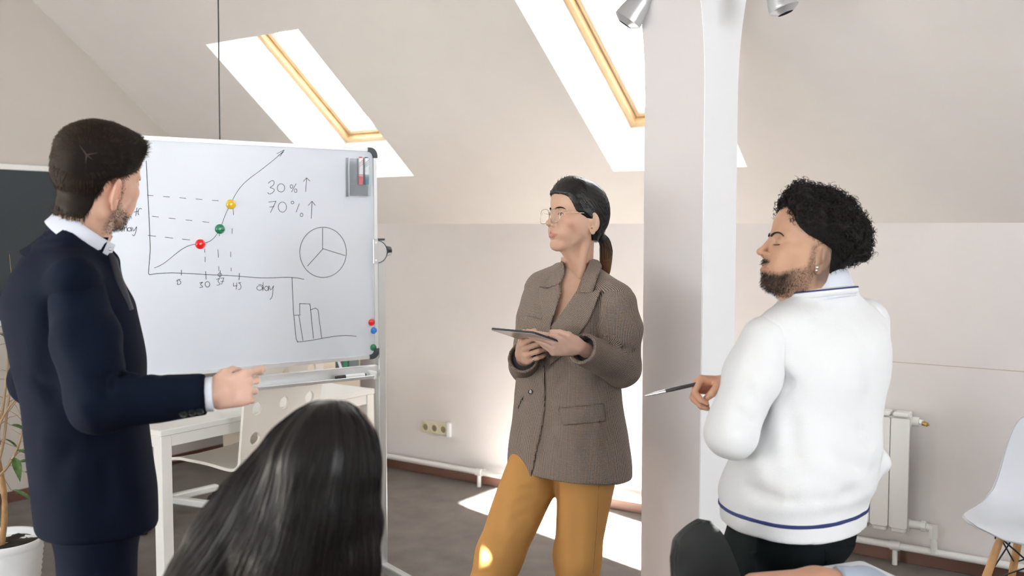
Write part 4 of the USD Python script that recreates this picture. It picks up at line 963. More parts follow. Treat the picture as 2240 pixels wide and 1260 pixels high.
# ---------------------------------------------------------------- the standing woman with the tablet
weave("tweed", (.36, .295, .25), (.135, .104, .088), (.042, .031, .028))
mat("camel_cloth", (.52, .265, .075), .75, bump=.15, bscale=500)
mat("lining", (.012, .012, .02), .5)
mat("shoe_black", (.012, .011, .01), .3)
mat("screen_glass", (.01, .011, .013), .08)
mat("tablet_edge", (.022, .028, .045), .35, .5)
mat("tablet_back", (.66, .60, .56), .35, .4)
WF, WL = axes(231)
WB = np.array([.19, 3.24, 0])
def Wp(f, l, z): return WB + WF * f + WL * l + np.array([0, 0, z])
wm = thing("person", "standing woman in a brown check blazer and camel trousers holding a tablet", "person", loc=WB)
def PW(m): return T(m, tr(*-WB))
PHI_W = math.atan2(WL[1], WL[0])                        # the loft's x axis runs across her shoulders
SW = .97
MW = head_matrix(at(1260, 477, 3.20), 209, 6, 2)
# body: head, neck and chest in one field
chest = [(Wp(-.01, 0, 1.10), .150, .105, PHI_W), (Wp(.0, 0, 1.22), .155, .108, PHI_W), (Wp(-.005, 0, 1.30), .150, .095, PHI_W), (Wp(-.02, 0, 1.36), .12, .070, PHI_W), (Wp(-.03, 0, 1.40), .06, .055, PHI_W)]
nb = inv_pts(MW, [Wp(-.045, .0, 1.35)])[0]
iw = lambda *p: inv_pts(MW, [Wp(*p)])[0]
HFW = head_field(SW, fem=1.0, neck=((-.024, 0, -.07), tuple(nb / SW)), neck_r=(.046, .050), nose=.95, jaw=.97, lo=(-.17, -.15, -.42), extra=[(cone(iw(-.035, -.055, 1.34), iw(-.035, .055, 1.34), .044), .03), (cone(iw(-.035, 0, 1.36), iw(.045, 0, 1.22), .050, .058), .035), (ell(np.array((.071, 0, -.098)) * SW, np.array((.018, .017, .015)) * SW), .014)])
hw_ = HFW.mesh(2); vw = np.array(hw_.vertices)
tw = paint(len(vw), (.60, .375, .275)); tw = blend(tw, lip_mask(vw, SW) * .95, (.40, .105, .095))
ck = np.exp(-(((vw[:, 0] - .055) / .022) ** 2 + ((np.abs(vw[:, 1]) - .05) / .02) ** 2 + ((vw[:, 2] + .03) / .022) ** 2)); tw = blend(tw, ck * .35, (.60, .27, .2))
parts, tints = [T(hw_, MW)], [tw]
FC = Field(WB + (-.3, -.3, .5), WB + (.3, .3, 1.45), .007)
FC.add(loft(chest, 2.2), .01).add(cone(Wp(-.03, 0, 1.34), Wp(-.032, 0, 1.44), .055, .048), .03)
for s in (-1, 1): FC.add(cone(Wp(.005, s * .02, 1.345), Wp(-.02, s * .15, 1.365), .016, .016), .02)
HIP = Wp(-.01, 0, .93)
FC.add(ell(HIP, (.15, .12, .15), np.stack([WL, WF, (0, 0, 1)], 1)), .03).add(cone(Wp(-.01, 0, 1.0), Wp(-.01, 0, 1.15), .11, .12), .03)
# legs under the trousers
HR, HL_ = Wp(.0, -.085, .90), Wp(-.01, .085, .90)
KR, KL = at(1092, 1215, 3.12), at(1262, 1215, 3.16)
AR, ALf = at(1010, 1475, 3.12), at(1262, 1480, 3.22)
for a, b, c in ((HR, KR, AR), (HL_, KL, ALf)): FC.add(cone(a, b, .08, .05), .02).add(cone(b, c, .05, .035), .02)
bm = FC.mesh(1); parts.append(bm); tints.append(paint(len(bm.vertices), (.60, .375, .275)))
# hands
WRL = at(1266, 758, 2.95); WRR = at(1141, 776, 3.07)
SHL, ELL = at(1352, 664, 3.10), at(1358, 803, 3.14); SHR, ELR = at(1183, 634, 3.34), at(1156, 800, 3.32)
hl, chl, locl = hand(WRL, (-.96, -.22, .10), (.06, -.90, -.42), -1, [(6, 10, 6), (8, 12, 8), (10, 14, 8), (12, 16, 8)], [(.020, .022, .004), (.046, .043, .006), (.074, .044, -.004), (.098, .040, -.012)], .93, .0022, (1, 9, 17, 27), ELL * .45 + WRL * .55, .028)
hr, chr_, locr = hand(WRR, (.10, -.95, .22), (-.95, -.10, -.28), 1, [(62, 42, 22), (66, 42, 24), (70, 42, 24), (74, 42, 24)], [(.020, .024, -.004), (.045, .046, -.010), (.062, .058, -.030), (.074, .060, -.055)], .93, .0022, (4, 1, -2, -6), ELR * .4 + WRR * .6, .028)
for m, c in ((hl, (.64, .42, .33)), (hr, (.60, .375, .275))): parts.append(m); tints.append(paint(len(m.vertices), c))
bw = obj("body", PW(cat(*parts)), "skin", wm, smooth=True, tint=np.vstack(tints))
eyeballs(tr(*-WB) @ MW, SW, wm, look=(1, -.02, -.02))
# brows and lashes
for s in (-1, 1):
    P, _ = near_surface(HFW, SW * np.array([(.095, s * .013, .0195), (.092, s * .024, .0235), (.084, s * .037, .0245), (.074, s * .049, .0185)]), 6, .0005)
    obj("eyebrow", PW(T(tube(spline(P, 14), np.array([.0012, .0026, .0028, .0027, .0026, .0025, .0024, .0023, .0021, .0019, .0017, .0014, .0010, .0006]), 8), MW)), "hair_dark", wm, smooth=True)
    a = np.linspace(-1, 1, 9); ln = np.stack([.0868 - .0045 * np.abs(a) ** 2 - .003 * np.maximum(a, 0), s * (.0320 + .0140 * a), .0012 + .0056 * np.sqrt(np.maximum(0, 1 - a ** 2 * .98)) + .0], 1) * SW
    ln, _ = near_surface(HFW, ln, 4, .0006); obj("eyelashes", PW(T(tube(ln, .0009, 6), MW)), "hair_black", wm, smooth=True)
# ear stud
for s in (-1, 1):
    P, n_ = near_surface(HFW, np.array([[-.006, s * .09, -.036]]) * SW, 6, .0022); obj("ear_stud", PW(T(ball_mesh(P[0], .0030), MW)), "gold", wm, smooth=True)
# glasses
gl = []
def lens_ring(s):
    a = np.linspace(0, 2 * np.pi, 29)[:-1]; k = 1 / (np.abs(np.cos(a)) ** 3.2 + np.abs(np.sin(a)) ** 3.2) ** (1 / 3.2)
    y = s * .0345 + .0275 * k * np.cos(a); z = -.005 + .0240 * k * np.sin(a); x = .1035 - .10 * (np.abs(y) - .012).clip(0) * .30
    return np.stack([x, y, z], 1) * SW
gs = [tube(lens_ring(s), .0010, 8, closed=True) for s in (-1, 1)]
gs.append(tube(spline(np.array([(.1025, -.0085, .004), (.106, 0, .008), (.1025, .0085, .004)]) * SW, 8), .0011, 8))
for s in (-1, 1): gs.append(tube(spline(np.array([(.0955, s * .0615, .006), (.090, s * .068, .0075), (.05, s * .0755, .0085), (.0, s * .0800, .0115), (-.026, s * .0795, .004), (-.038, s * .076, -.012)]) * SW, 22), .0013, 8))
gx = obj("eyeglasses", PW(T(cat(*gs), MW)), "pale_gold", wm, smooth=True, label="thin gold-rimmed eyeglasses")
for s in (-1, 1):
    r_ = lens_ring(s); V = np.vstack([r_, r_.mean(0)]); Fc = [[i, (i + 1) % len(r_), len(r_)] for i in range(len(r_))]; obj("lens", PW(T(trimesh.Trimesh(V, Fc), MW)), "lens", gx)
# hair: slick cap, strands drawn back to a low ponytail
HBW = head_field(SW, fem=1.0, neck=((-.024, 0, -.07), tuple(nb / SW)), neck_r=(.046, .050), ears=(False, False), h=.003)
HLW = [(.20, .12), (.080, .12), (.074, .085), (.066, .070), (.052, .060), (.036, .051), (.022, .042), (.010, .024), (.000, .006), (-.006, -.014), (-.02, -.028), (-.05, -.034), (-.075, -.042), (-.12, -.05)]
HLW = [((a - .004) * SW, b * SW) for a, b in HLW]
cw = hair_cap(HBW, .0080, HLW, -.070, dome=lambda P: .012 * np.exp(-((P[:, 0] - .035) / .035) ** 2 - ((P[:, 2] - .118) / .03) ** 2) + .010 * np.exp(-((P[:, 0] + .08) / .04) ** 2 - ((P[:, 2] + .03) / .05) ** 2))
cw.rough(.0010, (30, 120, 120), 3)
hr_ = obj("hair", PW(T(cw.mesh(2), MW)), "hair_black", wm, smooth=True, label="black hair slicked back into a low ponytail")
TIE = np.array([-.098, .0, -.052]) * SW
rg = np.random.default_rng(5)
hm_ = cw.mesh(1)
R_, N_, _ = scatter(hm_, 5200, lambda P: (np.abs(cw.D[tuple(np.clip(((P - cw.lo) / cw.h).round().astype(int), 0, np.array(cw.D.shape) - 1).T)]) < 1) & (P[:, 0] > -.085 * SW) & (P[:, 2] > -.075 * SW), 4)
st = sweep_hair(cw, MW, R_[:2600], TIE, 14, .0004, .008, .008, 2) - WB
Rf = R_[R_[:, 0] > .015 * SW][:1100]
st2 = sweep_hair(cw, MW, Rf, TIE, 14, .0011, .010, .010, 9) - WB; curves("front_strands", list(st2), .0010, "hair_dark", hr_)
fz = []
for p in R_[(R_[:, 0] > .045 * SW) & (R_[:, 2] > .07 * SW)][:120]:
    d = np.array([.25, 0, 1.0]) + rg.normal(0, .45, 3); d /= np.linalg.norm(d); q = p + np.array([-.3, 0, .4]) * .010; fz.append(trimesh.transform_points(np.array([p, (p + q) / 2 + d * .004, q + d * rg.uniform(.002, .007)]), MW) - WB)
curves("loose_strands", fz, .0009, "hair_black", hr_)
curves("hair_strands", list(st), .0008, "hair_black", hr_)
loc = lambda p: trimesh.transform_points(np.array([p]), MW)[0]
tail0 = loc(TIE + np.array([-.004, 0, 0])); ta = [tail0, tail0 + np.array([.016, .01, -.018]), tail0 + np.array([.022, .02, -.055]), tail0 + np.array([.020, .03, -.105]), tail0 + np.array([.012, .036, -.16])]
tp = spline(ta, 16); obj("ponytail", PW(tube(tp, np.interp(np.linspace(0, 1, 16), [0, .12, .35, .75, 1], [.013, .017, .021, .017, .004]), 14)), "hair_tip", hr_, smooth=True, label="ponytail with brown ends")
tn = []
for k in range(260):
    o = rg.normal(0, 1, 3); o /= np.linalg.norm(o); w = np.interp(np.linspace(0, 1, 16), [0, .12, .35, .75, 1], [.013, .0175, .0215, .018, .009]); tn.append(tp + o * w[:, None] - WB)
curves("ponytail_strands", [s[:9] for s in tn if True], .0016, "hair_black", hr_); curves("ponytail_strands", [s[7:] for s in tn], .0014, "hair_tip", hr_)
obj("hair_tie", PW(tube([tail0 + np.array([-.004, -.003, .003]), tail0 + np.array([.010, .006, -.010])], .0165, 16)), "black_plastic", hr_, smooth=30)
# blazer
sec = [(Wp(-.005, 0, .725), .212, .165, PHI_W), (Wp(-.005, 0, .85), .203, .155, PHI_W), (Wp(-.005, 0, .98), .186, .138, PHI_W), (Wp(-.005, 0, 1.08), .176, .130, PHI_W), (Wp(0, 0, 1.20), .182, .132, PHI_W), (Wp(-.005, 0, 1.29), .188, .118, PHI_W), (Wp(-.015, 0, 1.345), .178, .09, PHI_W), (Wp(-.025, 0, 1.385), .12, .066, PHI_W), (Wp(-.032, 0, 1.42), .062, .058, PHI_W)]
JW = Field(WB + (-.32, -.30, .68), WB + (.32, .32, 1.48), .006)
JW.add(loft(sec, 2.25), .01)
for s, sh in ((1, SHL), (-1, SHR)): JW.add(cone(Wp(-.03, s * .06, 1.385), sh + np.array([0, 0, .018]), .038, .046), .035)
front = lambda P: (P - WB) @ WF > -.005
JW.rough(.006, (5, 5, 3.2), 2, 2).rough(.0025, (14, 14, 9), 9, 2)
for a, b, w, q in (((1165, 815), (1215, 905), .018, .006), ((1205, 905), (1185, 1000), .018, .006), ((1330, 760), (1310, 860), .02, .007), ((1250, 800), (1200, 875), .018, .007), ((1300, 690), (1310, 790), .02, .006), ((1200, 930), (1225, 960), .014, .006), ((1150, 900), (1140, 1000), .02, .005), ((1280, 950), (1290, 1040), .02, .005)):
    JW.fold(surf_at(JW, *a), surf_at(JW, *b), w, q)
JW.cut(Wp(.17, -.02, .742), (0.10 * WF + np.array([0, 0, -1])), .003)
vneck = [(1236, 545), (1226, 640), (1208, 706), (1222, 694), (1262, 635), (1290, 560)]
cut_front(JW, front, vneck)
def uvb(V):
    q = V - WB; return np.stack([np.arctan2(q @ WL, q @ WF + .02) * .19, q[:, 2]], 1)
def cloth(name, F, parent, m="tweed", uvf=uvb, sm=2, **k):
    me = F.mesh(sm) if isinstance(F, Field) else F
    V = np.array(me.vertices); n = Vt
    return obj(name, PW(me), m, parent, smooth=True, uv=uvf(V), **k)
jk = cloth("blazer", JW, wm, label="brown houndstooth double-breasted blazer")
EDGE = [(1205, 700), (1190, 790), (1194, 870), (1188, 925), (1159, 1060), (1080, 1040), (1100, 900), (1130, 760), (1150, 690)]
cloth("front_panel", on_front(JW, front, EDGE, .006), jk)
def tilt(a):
    c, s = math.cos(math.radians(a)), math.sin(math.radians(a)); return lambda V: uvb(V) @ np.array([[c, -s], [s, c]])
cloth("lapel", on_front(JW, front, [(1268, 640), (1316, 634), (1290, 700), (1240, 770), (1202, 800), (1206, 712), (1228, 690)], .011), jk, uvf=tilt(35))
cloth("lapel", on_front(JW, front, [(1177, 625), (1196, 632), (1224, 618), (1228, 640), (1207, 706), (1206, 790), (1191, 780), (1186, 700)], .011), jk, uvf=tilt(-12))
cloth("collar", on_front(JW, lambda P: (P - WB) @ WF > -.05, [(1297, 543), (1318, 580), (1296, 640), (1268, 642), (1276, 610)], .014), jk, uvf=tilt(60))
cloth("collar", on_front(JW, lambda P: (P - WB) @ WF > -.05, [(1232, 562), (1236, 600), (1224, 622), (1196, 632), (1190, 622), (1222, 580)], .014), jk, uvf=tilt(-40))
cloth("pocket_flap", on_front(JW, front, [(1222, 892), (1322, 882), (1326, 922), (1232, 931)], .007), jk)
cloth("pocket_flap", on_front(JW, front, [(1148, 866), (1140, 880), (1132, 897), (1131, 890), (1138, 868)], .010), jk)
def sleeve(name, a, b, c, ra, rb, rc, seed, cuffn):
    S = Field(np.min([a, b, c], 0) - .12, np.max([a, b, c], 0) + .12, .0055)
    S.add(cone(a, a * .6 + b * .4, ra * .86, ra), .02).add(cone(a * .6 + b * .4, b, ra, rb), .02).add(cone(b, c + (c - b) * .1, rb, rc), .025)
    S.rough(.006, (13, 13, 13), seed, 2)
    d = (c - b) / np.linalg.norm(c - b); u = np.cross(d, (0, 0, 1)); u /= np.linalg.norm(u)
    for k in (.12, .3, .46):                            # creases inside the elbow
        p = b + (c - b) * k; S.add(cone(p + u * .06 + (0, 0, .03), p - u * .06 + (0, 0, .05), .006, .004), .012, "-")
    S.cut(c, cuffn if cuffn is not None else d, .003); S.add(cone(c + d * .03, c - d * .07, rc - .007, rc - .012), .002, "-")
    return S
cl = ELL + (WRL - ELL) * .93
s1 = sleeve("sleeve", SHL, ELL, cl, .070, .062, .047, 4, None); cloth("sleeve", s1, jk, uvf=lambda V: around(V, [SHL, ELL, cl], WF))
cr = ELR + (WRR - ELR) * .80
s2 = sleeve("sleeve", SHR, ELR, cr, .066, .060, .050, 6, None); cloth("sleeve", s2, jk, uvf=lambda V: around(V, [SHR, ELR, cr], WF))
for b, c, r in ((ELL, cl, .0405), (ELR, cr, .0435)):
    d = (c - b) / np.linalg.norm(c - b); obj("sleeve_lining", PW(tube([c - d * .068, c - d * .030], r - .002, 24)), "lining", jk, smooth=40)
P_ = at(1161, 857, 3.03)
def button(F, px_, py_, r, m, parent, nrm, Y0=2.0, Y1=3.6, off=.0):
    p = surf_at(F, px_, py_, Y0, Y1, off); n = np.asarray(nrm, float) / np.linalg.norm(nrm); x = np.cross(n, (0, 0, 1)); x /= np.linalg.norm(x)
    b = lathe([(0, .001), (r * .55, .001), (r * .7, .0028), (r * .95, .0025), (r, .001), (r * .9, -.003), (0, -.003)][::-1], 20); return T(b, frame(x, np.cross(n, x), n, p + n * .002))
obj("button", PW(button(JW, 1161, 857, .0085, None, jk, WF, off=.007)), "gloss_black", jk, smooth=40)
# trousers and shoes
TW = Field(WB + (-.55, -.35, .02), WB + (.35, .35, 1.0), .007)
TW.add(ell(HIP + np.array([0, 0, -.02]), (.165, .135, .15), np.stack([WL, WF, (0, 0, 1)], 1)), .03)
for a, b, c, r in ((HR, KR, AR, (.105, .076, .072)), (HL_, KL, ALf, (.103, .074, .070))):
    TW.add(cone(a + np.array([0, 0, -.05]), b, r[0], r[1]), .025).add(cone(b, c, r[1], r[2]), .03)
TW.rough(.007, (8, 8, 2.5), 12, 2)
for a, b, w, q in (((1125, 1078), (1180, 1062), .012, .006), ((1120, 1108), (1172, 1088), .012, .006), ((1118, 1135), (1160, 1118), .012, .005), ((1262, 1080), (1258, 1250), .02, .005), ((1105, 1060), (1085, 1200), .02, .005), ((1215, 1090), (1222, 1240), .015, -.004)):
    TW.fold(surf_at(TW, *a), surf_at(TW, *b), w, q)
TW.cut((0, 0, .045), (0, 0, -1), .003)
tm_ = TW.mesh(2); ts_ = obj("trousers", PW(tm_), "camel_cloth", wm, smooth=True)
seam = [surf_at(TW, 1310 - (y - 1060) * .05 - max(0, y - 1150) * .03, y, 2.7, 3.5) for y in range(1062, 1262, 12)]
obj("side_seam", PW(tube(np.array(seam), .0012, 6)), "bark", ts_)
for n_, c in (("shoe", AR), ("shoe", ALf)): obj(n_, PW(shoe(np.array([c[0], c[1], 0]) + WF * .16, np.array([c[0], c[1], 0]) - WF * .05)), "shoe_black", wm, smooth=True)
# rings on her fingers
def ring(ch, loc_, k, f, r, m):
    a, b = loc_(ch[k]), loc_(ch[k + 1]); p = a + (b - a) * f; d = (b - a) / np.linalg.norm(b - a); x = np.cross(d, (0, 0, 1)); x /= np.linalg.norm(x); t = np.linspace(0, 2 * np.pi, 25)[:-1]
    return tube([p + r * (x * math.cos(q) + np.cross(d, x) * math.sin(q)) for q in t], .0014, 8, closed=True)
rn = obj("finger_ring", PW(ring(chl[0][0], locl, 0, .45, .0096, None)), "gold", wm, smooth=True)
p = locl(np.array(chl[0][0][0]) * .55 + np.array(chl[0][0][1]) * .45); obj("ring_stone", PW(ball_mesh(p + np.array([0, -.008, -.005]), .0045)), "gloss_black", rn, smooth=True)
obj("finger_ring", PW(ring(chr_[3][0], locr, 0, .6, .0085, None)), "silver", wm, smooth=True)
# the tablet in her hands
tA = at(1168, 727, 2.83); ta_ = np.array([.755, -.655, 0]); tb_ = np.array([.655, .755, 0]) * math.cos(math.radians(17)) + np.array([0, 0, -math.sin(math.radians(17))])
tn_ = np.cross(ta_, tb_); tn_ = tn_ if tn_[2] > 0 else -tn_
MTb = frame(ta_, tb_, tn_, tA - ta_ * .1725 * 1.0)
if np.linalg.det(MTb[:3, :3]) < 0: MTb = frame(ta_, tb_, -tn_, tA - ta_ * .1725)
tg_ = thing("tablet", "dark-edged tablet held in both hands by the woman in the check blazer", "tablet", matrix=MTb)
sl_ = shapely.affinity.translate(rrect(.1725, .246, .012), .08625, .123)
sg_ = 1 if MTb[2, 2] > 0 else -1
obj("body", T(prism(sl_.buffer(-.0008), .0055), tr(0, 0, -.0035)), "tablet_edge", tg_, smooth=30)
obj("screen", T(prism(sl_.buffer(-.002), .0008), tr(0, 0, .0021 if sg_ > 0 else -.0043)), "screen_glass", tg_)
obj("back_cover", T(prism(sl_.buffer(-.0025), .0012), tr(0, 0, -.0046 if sg_ > 0 else .002)), "tablet_back", tg_)
obj("camera_bump", T(prism(shapely.affinity.translate(rrect(.024, .024, .005), .15, .222), .001), tr(0, 0, -.0055 if sg_ > 0 else .0032)), "tablet_edge", tg_)
# ---------------------------------------------------------------- shared bits for the two men
mat("navy_cloth", (.0032, .0054, .0125), .9, bump=.2, bscale=700, specular_ior_level=.06)
mat("shirt_white", (.60, .62, .69), .75, bump=.05, bscale=500)
mat("sweater_white", (.70, .705, .71), .9, bump=.25, bscale=420)
mat("stripe_navy", (.012, .022, .11), .8)
mat("rib_white", (.58, .58, .58), .9, bump=.5, bscale=220)
mat("denim_dark", (.0045, .0072, .0078), .85, bump=.25, bscale=600, vary=.3, vscale=8, specular_ior_level=.08)
mat("scalp", (.055, .037, .027), .8)
mat("tie_navy", (.004, .006, .016), .6)
mat("pen_dark", (.05, .05, .055), .3, .3)
def beard_mask(v, sc, seed=1):
    x, y, z = (v / sc).T; m = np.clip((x + .012) / .02, 0, 1) * np.clip((.0 - z - .030 + .012 * (x < .02)) / .02, 0, 1)
    line = -.038 - .030 * np.clip((x - .015) / .05, 0, 1)                         # cheek line falls towards the mouth
    m = np.clip((line - z) / .016, 0, 1) * np.clip((x + .018) / .016, 0, 1)
    m = np.maximum(m, np.clip(1 - np.abs(x - .004) / .012, 0, 1) * np.clip((.018 - z) / .01, 0, 1))         # sideburn
    mo = np.exp(-((x - .090) / .014) ** 2 - ((z + .050) / .0065) ** 2 - (y / .026) ** 4); m = np.maximum(m, mo * 1.2)
    m *= 1 - np.exp(-((x - .094) / .012) ** 2 - ((z + .0635) / .0085) ** 2 - (y / .02) ** 2)
    m *= np.clip((z + .128) / .012, 0, 1)
    return np.clip(m * (.75 + .5 * meshkit.fbm(v * 160, 2, seed)), 0, 1)
def stubble(F, mesh, M, sc, n, base, L, matn, parent, seed, width=.0006, name="beard"):
    R, N_, r = scatter(mesh, n, lambda P: beard_mask(P, sc, seed) * .9, seed); d = N_ + np.array([.1, 0, -1.3]) + r.normal(0, .25, R.shape); d /= np.linalg.norm(d, axis=1, keepdims=True)
    Ls = L * r.uniform(.5, 1.2, len(R)) * np.clip(.35 + (R[:, 0] / sc - .01) / .07, .35, 1.1); t = np.linspace(0, 1, 4)[None, :, None]
    S = R[:, None] + t * d[:, None] * Ls[:, None, None] + N_[:, None] * (t * (1 - t)) * .002; S = trimesh.transform_points(S.reshape(-1, 3), M).reshape(S.shape) - base
    return curves(name, list(S), width, matn, parent)
def collar_sheet(c, up, r0, r1, hgt, a0, a1, back, drop=.03, lean=None, rise=0.0):
    """a turned-down shirt collar round a neck: c centre of the base, up its axis, back the direction of the nape"""
    up = np.asarray(up, float) / np.linalg.norm(up); b = np.asarray(back, float); b = b - up * (b @ up); b /= np.linalg.norm(b); s = np.cross(up, b)
    A = np.radians(np.linspace(a0, a1, 41)); g = []
    for v, (r, z) in zip(np.linspace(0, 1, 6), [(r0 + .006, -drop), (r0 + .004, -drop * .4), (r0 + .002, hgt * .25), (r1 + .003, hgt * .7), (r1, hgt), (r1 - .006, hgt * .93)]):
        k = np.cos(A / 2) ** .5 if False else 1
        g.append(np.asarray(c) + r * (np.cos(A)[:, None] * b * 1.05 + np.sin(A)[:, None] * s) + up * (z - rise * (1 - np.cos(A))[:, None] * .5))
    return sheet(np.array(g), .0022)

# ---------------------------------------------------------------- the man in the navy suit at the whiteboard
LF, LL = axes(25)
LB = np.array([-1.02, 2.30, 0])
ml_ = thing("person", "man in a navy suit standing with his back turned, facing the whiteboard", "person", loc=LB)
def PL(m): return T(m, tr(*-LB))
PHI_L = math.atan2(LL[1], LL[0]); SM = 1.0
ML = head_matrix(at(215, 393, 2.29), 62, -2, 13)
def Lc(px_, z, Y=2.30): return np.array([(px_ - 1120) / F_PX * Y, Y, z])
nbl = inv_pts(ML, [Lc(168, 1.50) ])[0]
HFL = head_field(SM, neck=((-.024, 0, -.07), tuple(nbl / SM)), neck_r=(.060, .064), lo=(-.19, -.14, -.33))
hl_ = HFL.mesh(2); vl = np.array(hl_.vertices); sk = (.60, .36, .265)
tl = paint(len(vl), sk); tl = blend(tl, lip_mask(vl, SM) * .6, (.40, .16, .13)); tl = blend(tl, beard_mask(vl, SM, 2) * .55, (.10, .06, .04))
er = np.exp(-(((vl[:, 0] + .014) / .022) ** 2 + ((np.abs(vl[:, 1]) - .086) / .014) ** 2 + ((vl[:, 2] + .006) / .035) ** 2)); tl = blend(tl, er * .5, (.66, .27, .20))
WRLm, ELLm, SHLm = at(462, 862, 2.10), at(215, 880, 2.05), np.array([-.955, 2.135, 1.425])
hm, chm, locm = hand(WRLm, (.80, .58, .10), (.56, -.78, .22), 1, [(24, 26, 14), (48, 56, 28), (54, 60, 30), (52, 54, 30)], [(.018, .022, -.004), (.044, .042, -.014), (.070, .046, -.030), (.092, .042, -.046)], .93, .0024, (5, 2, -4, -10), ELLm * .4 + WRLm * .6, .030)
FB = Field(LB + (-.35, -.4, .0), LB + (.4, .4, 1.55), .009)
FB.add(cone(Lc(185, .95), Lc(160, 1.35), .11, .13), .03).add(cone(Lc(160, 1.35), Lc(166, 1.52), .09, .055), .03)
HPL, HPR = Lc(192, .90) + LL * .08, Lc(192, .90) - LL * .08
FTL, FTR = np.array([*(LB + LL * .11 + LF * .06)[:2], .06]), np.array([*(LB - LL * .10 + LF * .02)[:2], .06])
for a, b in ((HPL, FTL), (HPR, FTR)): FB.add(cone(a, a * .48 + b * .52, .085, .055), .03).add(cone(a * .48 + b * .52, b, .055, .04), .02)
bl = FB.mesh(1); pm = [T(hl_, ML), bl, hm]
obj("body", PL(cat(*pm)), "skin", ml_, smooth=True, tint=np.vstack([tl, paint(len(bl.vertices), sk), paint(len(hm.vertices), (.66, .42, .32))]))
eyeballs(tr(*-LB) @ ML, SM, ml_)
for s in (-1, 1):
    P, _ = near_surface(HFL, np.array([(.096, s * .012, .017), (.091, s * .026, .023), (.082, s * .040, .022), (.074, s * .049, .015)]), 6, .001)
    obj("eyebrow", PL(T(tube(spline(P, 12), np.linspace(.0030, .0014, 12), 8), ML)), "hair_brown", ml_, smooth=True)
# short brown hair combed out from the crown
HBL = head_field(SM, neck=((-.024, 0, -.07), tuple(nbl / SM)), neck_r=(.060, .064), lo=(-.19, -.14, -.33), ears=(False, False), h=.003)
HLL = [(.20, .084), (.105, .084), (.085, .078), (.06, .064), (.040, .050), (.028, .022), (.020, -.012), (.008, -.036), (-.02, -.043), (-.05, -.047), (-.07, -.055), (-.13, -.07)]
cl_ = hair_cap(HBL, .0055, HLL, -.086, dome=lambda P: .009 * np.clip((P[:, 2] - .04) / .06, 0, 1) + .016 * np.exp(-((P[:, 0] - .080) / .03) ** 2 - ((P[:, 2] - .090) / .035) ** 2) - .003 * np.clip((-.03 - P[:, 2]) / .05, 0, 1))
cl_.rough(.0014, (50, 50, 50), 8, 2)
WHORL = np.array([-.084, -.052, .060]); W0_ = near_surface(cl_, WHORL[None], 6, 0)[0][0]

hml = cl_.mesh(2); hL = obj("hair", PL(T(hml, ML)), "hair_dark", ml_, smooth=True, label="short dark brown hair with a crown whorl")
def comb(F, mesh, M, n, whorl, L, matn, width, base, parent, seed, lift=.35, mask=None, wave=0.0, name="hair_strands"):
    R, N_, r = scatter(mesh, n, mask or (lambda P: np.ones(len(P), bool)), seed); w = R - np.asarray(whorl); w += np.cross(np.array([-.4, 0, .9]), w) * .5; t_ = w - N_ * np.sum(w * N_, 1, keepdims=True); t_ /= np.maximum(np.linalg.norm(t_, axis=1, keepdims=True), 1e-6)
    d = t_ + np.array([.0, 0, -.35]) * (R[:, 2:] < .06) + r.normal(0, .18, R.shape); d -= N_ * np.sum(d * N_, 1, keepdims=True); d /= np.linalg.norm(d, axis=1, keepdims=True)
    Ls = L * r.uniform(.6, 1.25, (len(R), 1, 1)); t = np.linspace(0, 1, 6)[None, :, None]
    S = (R - N_ * .002)[:, None] + d[:, None] * Ls * t + N_[:, None] * (lift * Ls * t * (1 - .75 * t)); S = trimesh.transform_points(S.reshape(-1, 3), M).reshape(S.shape) - base
    return curves(name, list(S), width, matn, parent)
wh = []
for q in ((.016, -.018, .010), (-.008, -.014, -.020), (-.006, .018, .016), (.004, -.020, -.008)):
    P = W0_ + np.linspace(0, 1, 9)[:, None] * np.array(q); P, _ = near_surface(cl_, P, 6, -.0002); wh.append(tube(P, np.linspace(.0019, .0004, 9), 6))
obj("crown_parting", PL(T(cat(*wh), ML)), "scalp", hL, smooth=True, label="pale scalp showing at the crown whorl")
away = lambda P: np.linalg.norm(P - W0_, axis=1) > .005
comb(cl_, hml, ML, 12000, WHORL, .022, "hair_brown", .0010, LB, hL, 21, .10, mask=away)
comb(cl_, hml, ML, 3500, WHORL, .020, "hair_dark", .0009, LB, hL, 22, .16, mask=away)
stubble(HFL, hl_, ML, SM, 16000, LB, .007, "beard_brown", ml_, 2)
# white shirt: collar, cuff
neckc = at(186, 520, 2.29); nup = np.array([.60, .12, .79]); nup /= np.linalg.norm(nup)
sh = obj("shirt", PL(collar_sheet(neckc, nup, .078, .072, .030, -135, 135, -LF, .02, rise=.0)), "shirt_white", ml_, smooth=True, label="white shirt with a stand collar showing above the jacket")
dc = (WRLm - ELLm) / np.linalg.norm(WRLm - ELLm)
obj("cuff", PL(cat(tube([WRLm - dc * .06, WRLm + dc * .004], [.036, .0375], 28))), "shirt_white", sh, smooth=50)
obj("tie", PL(tube(spline([at(240, 556, 2.265), at(246, 575, 2.26), at(256, 610, 2.25), at(275, 680, 2.245)], 10), [.008, .013, .012, .012, .013, .014, .015, .016, .017, .018], 12)), "tie_navy", sh, smooth=50)
obj("tie_pin", PL(ball_mesh(at(241, 545, 2.22), .0035)), "silver", sh, smooth=True)
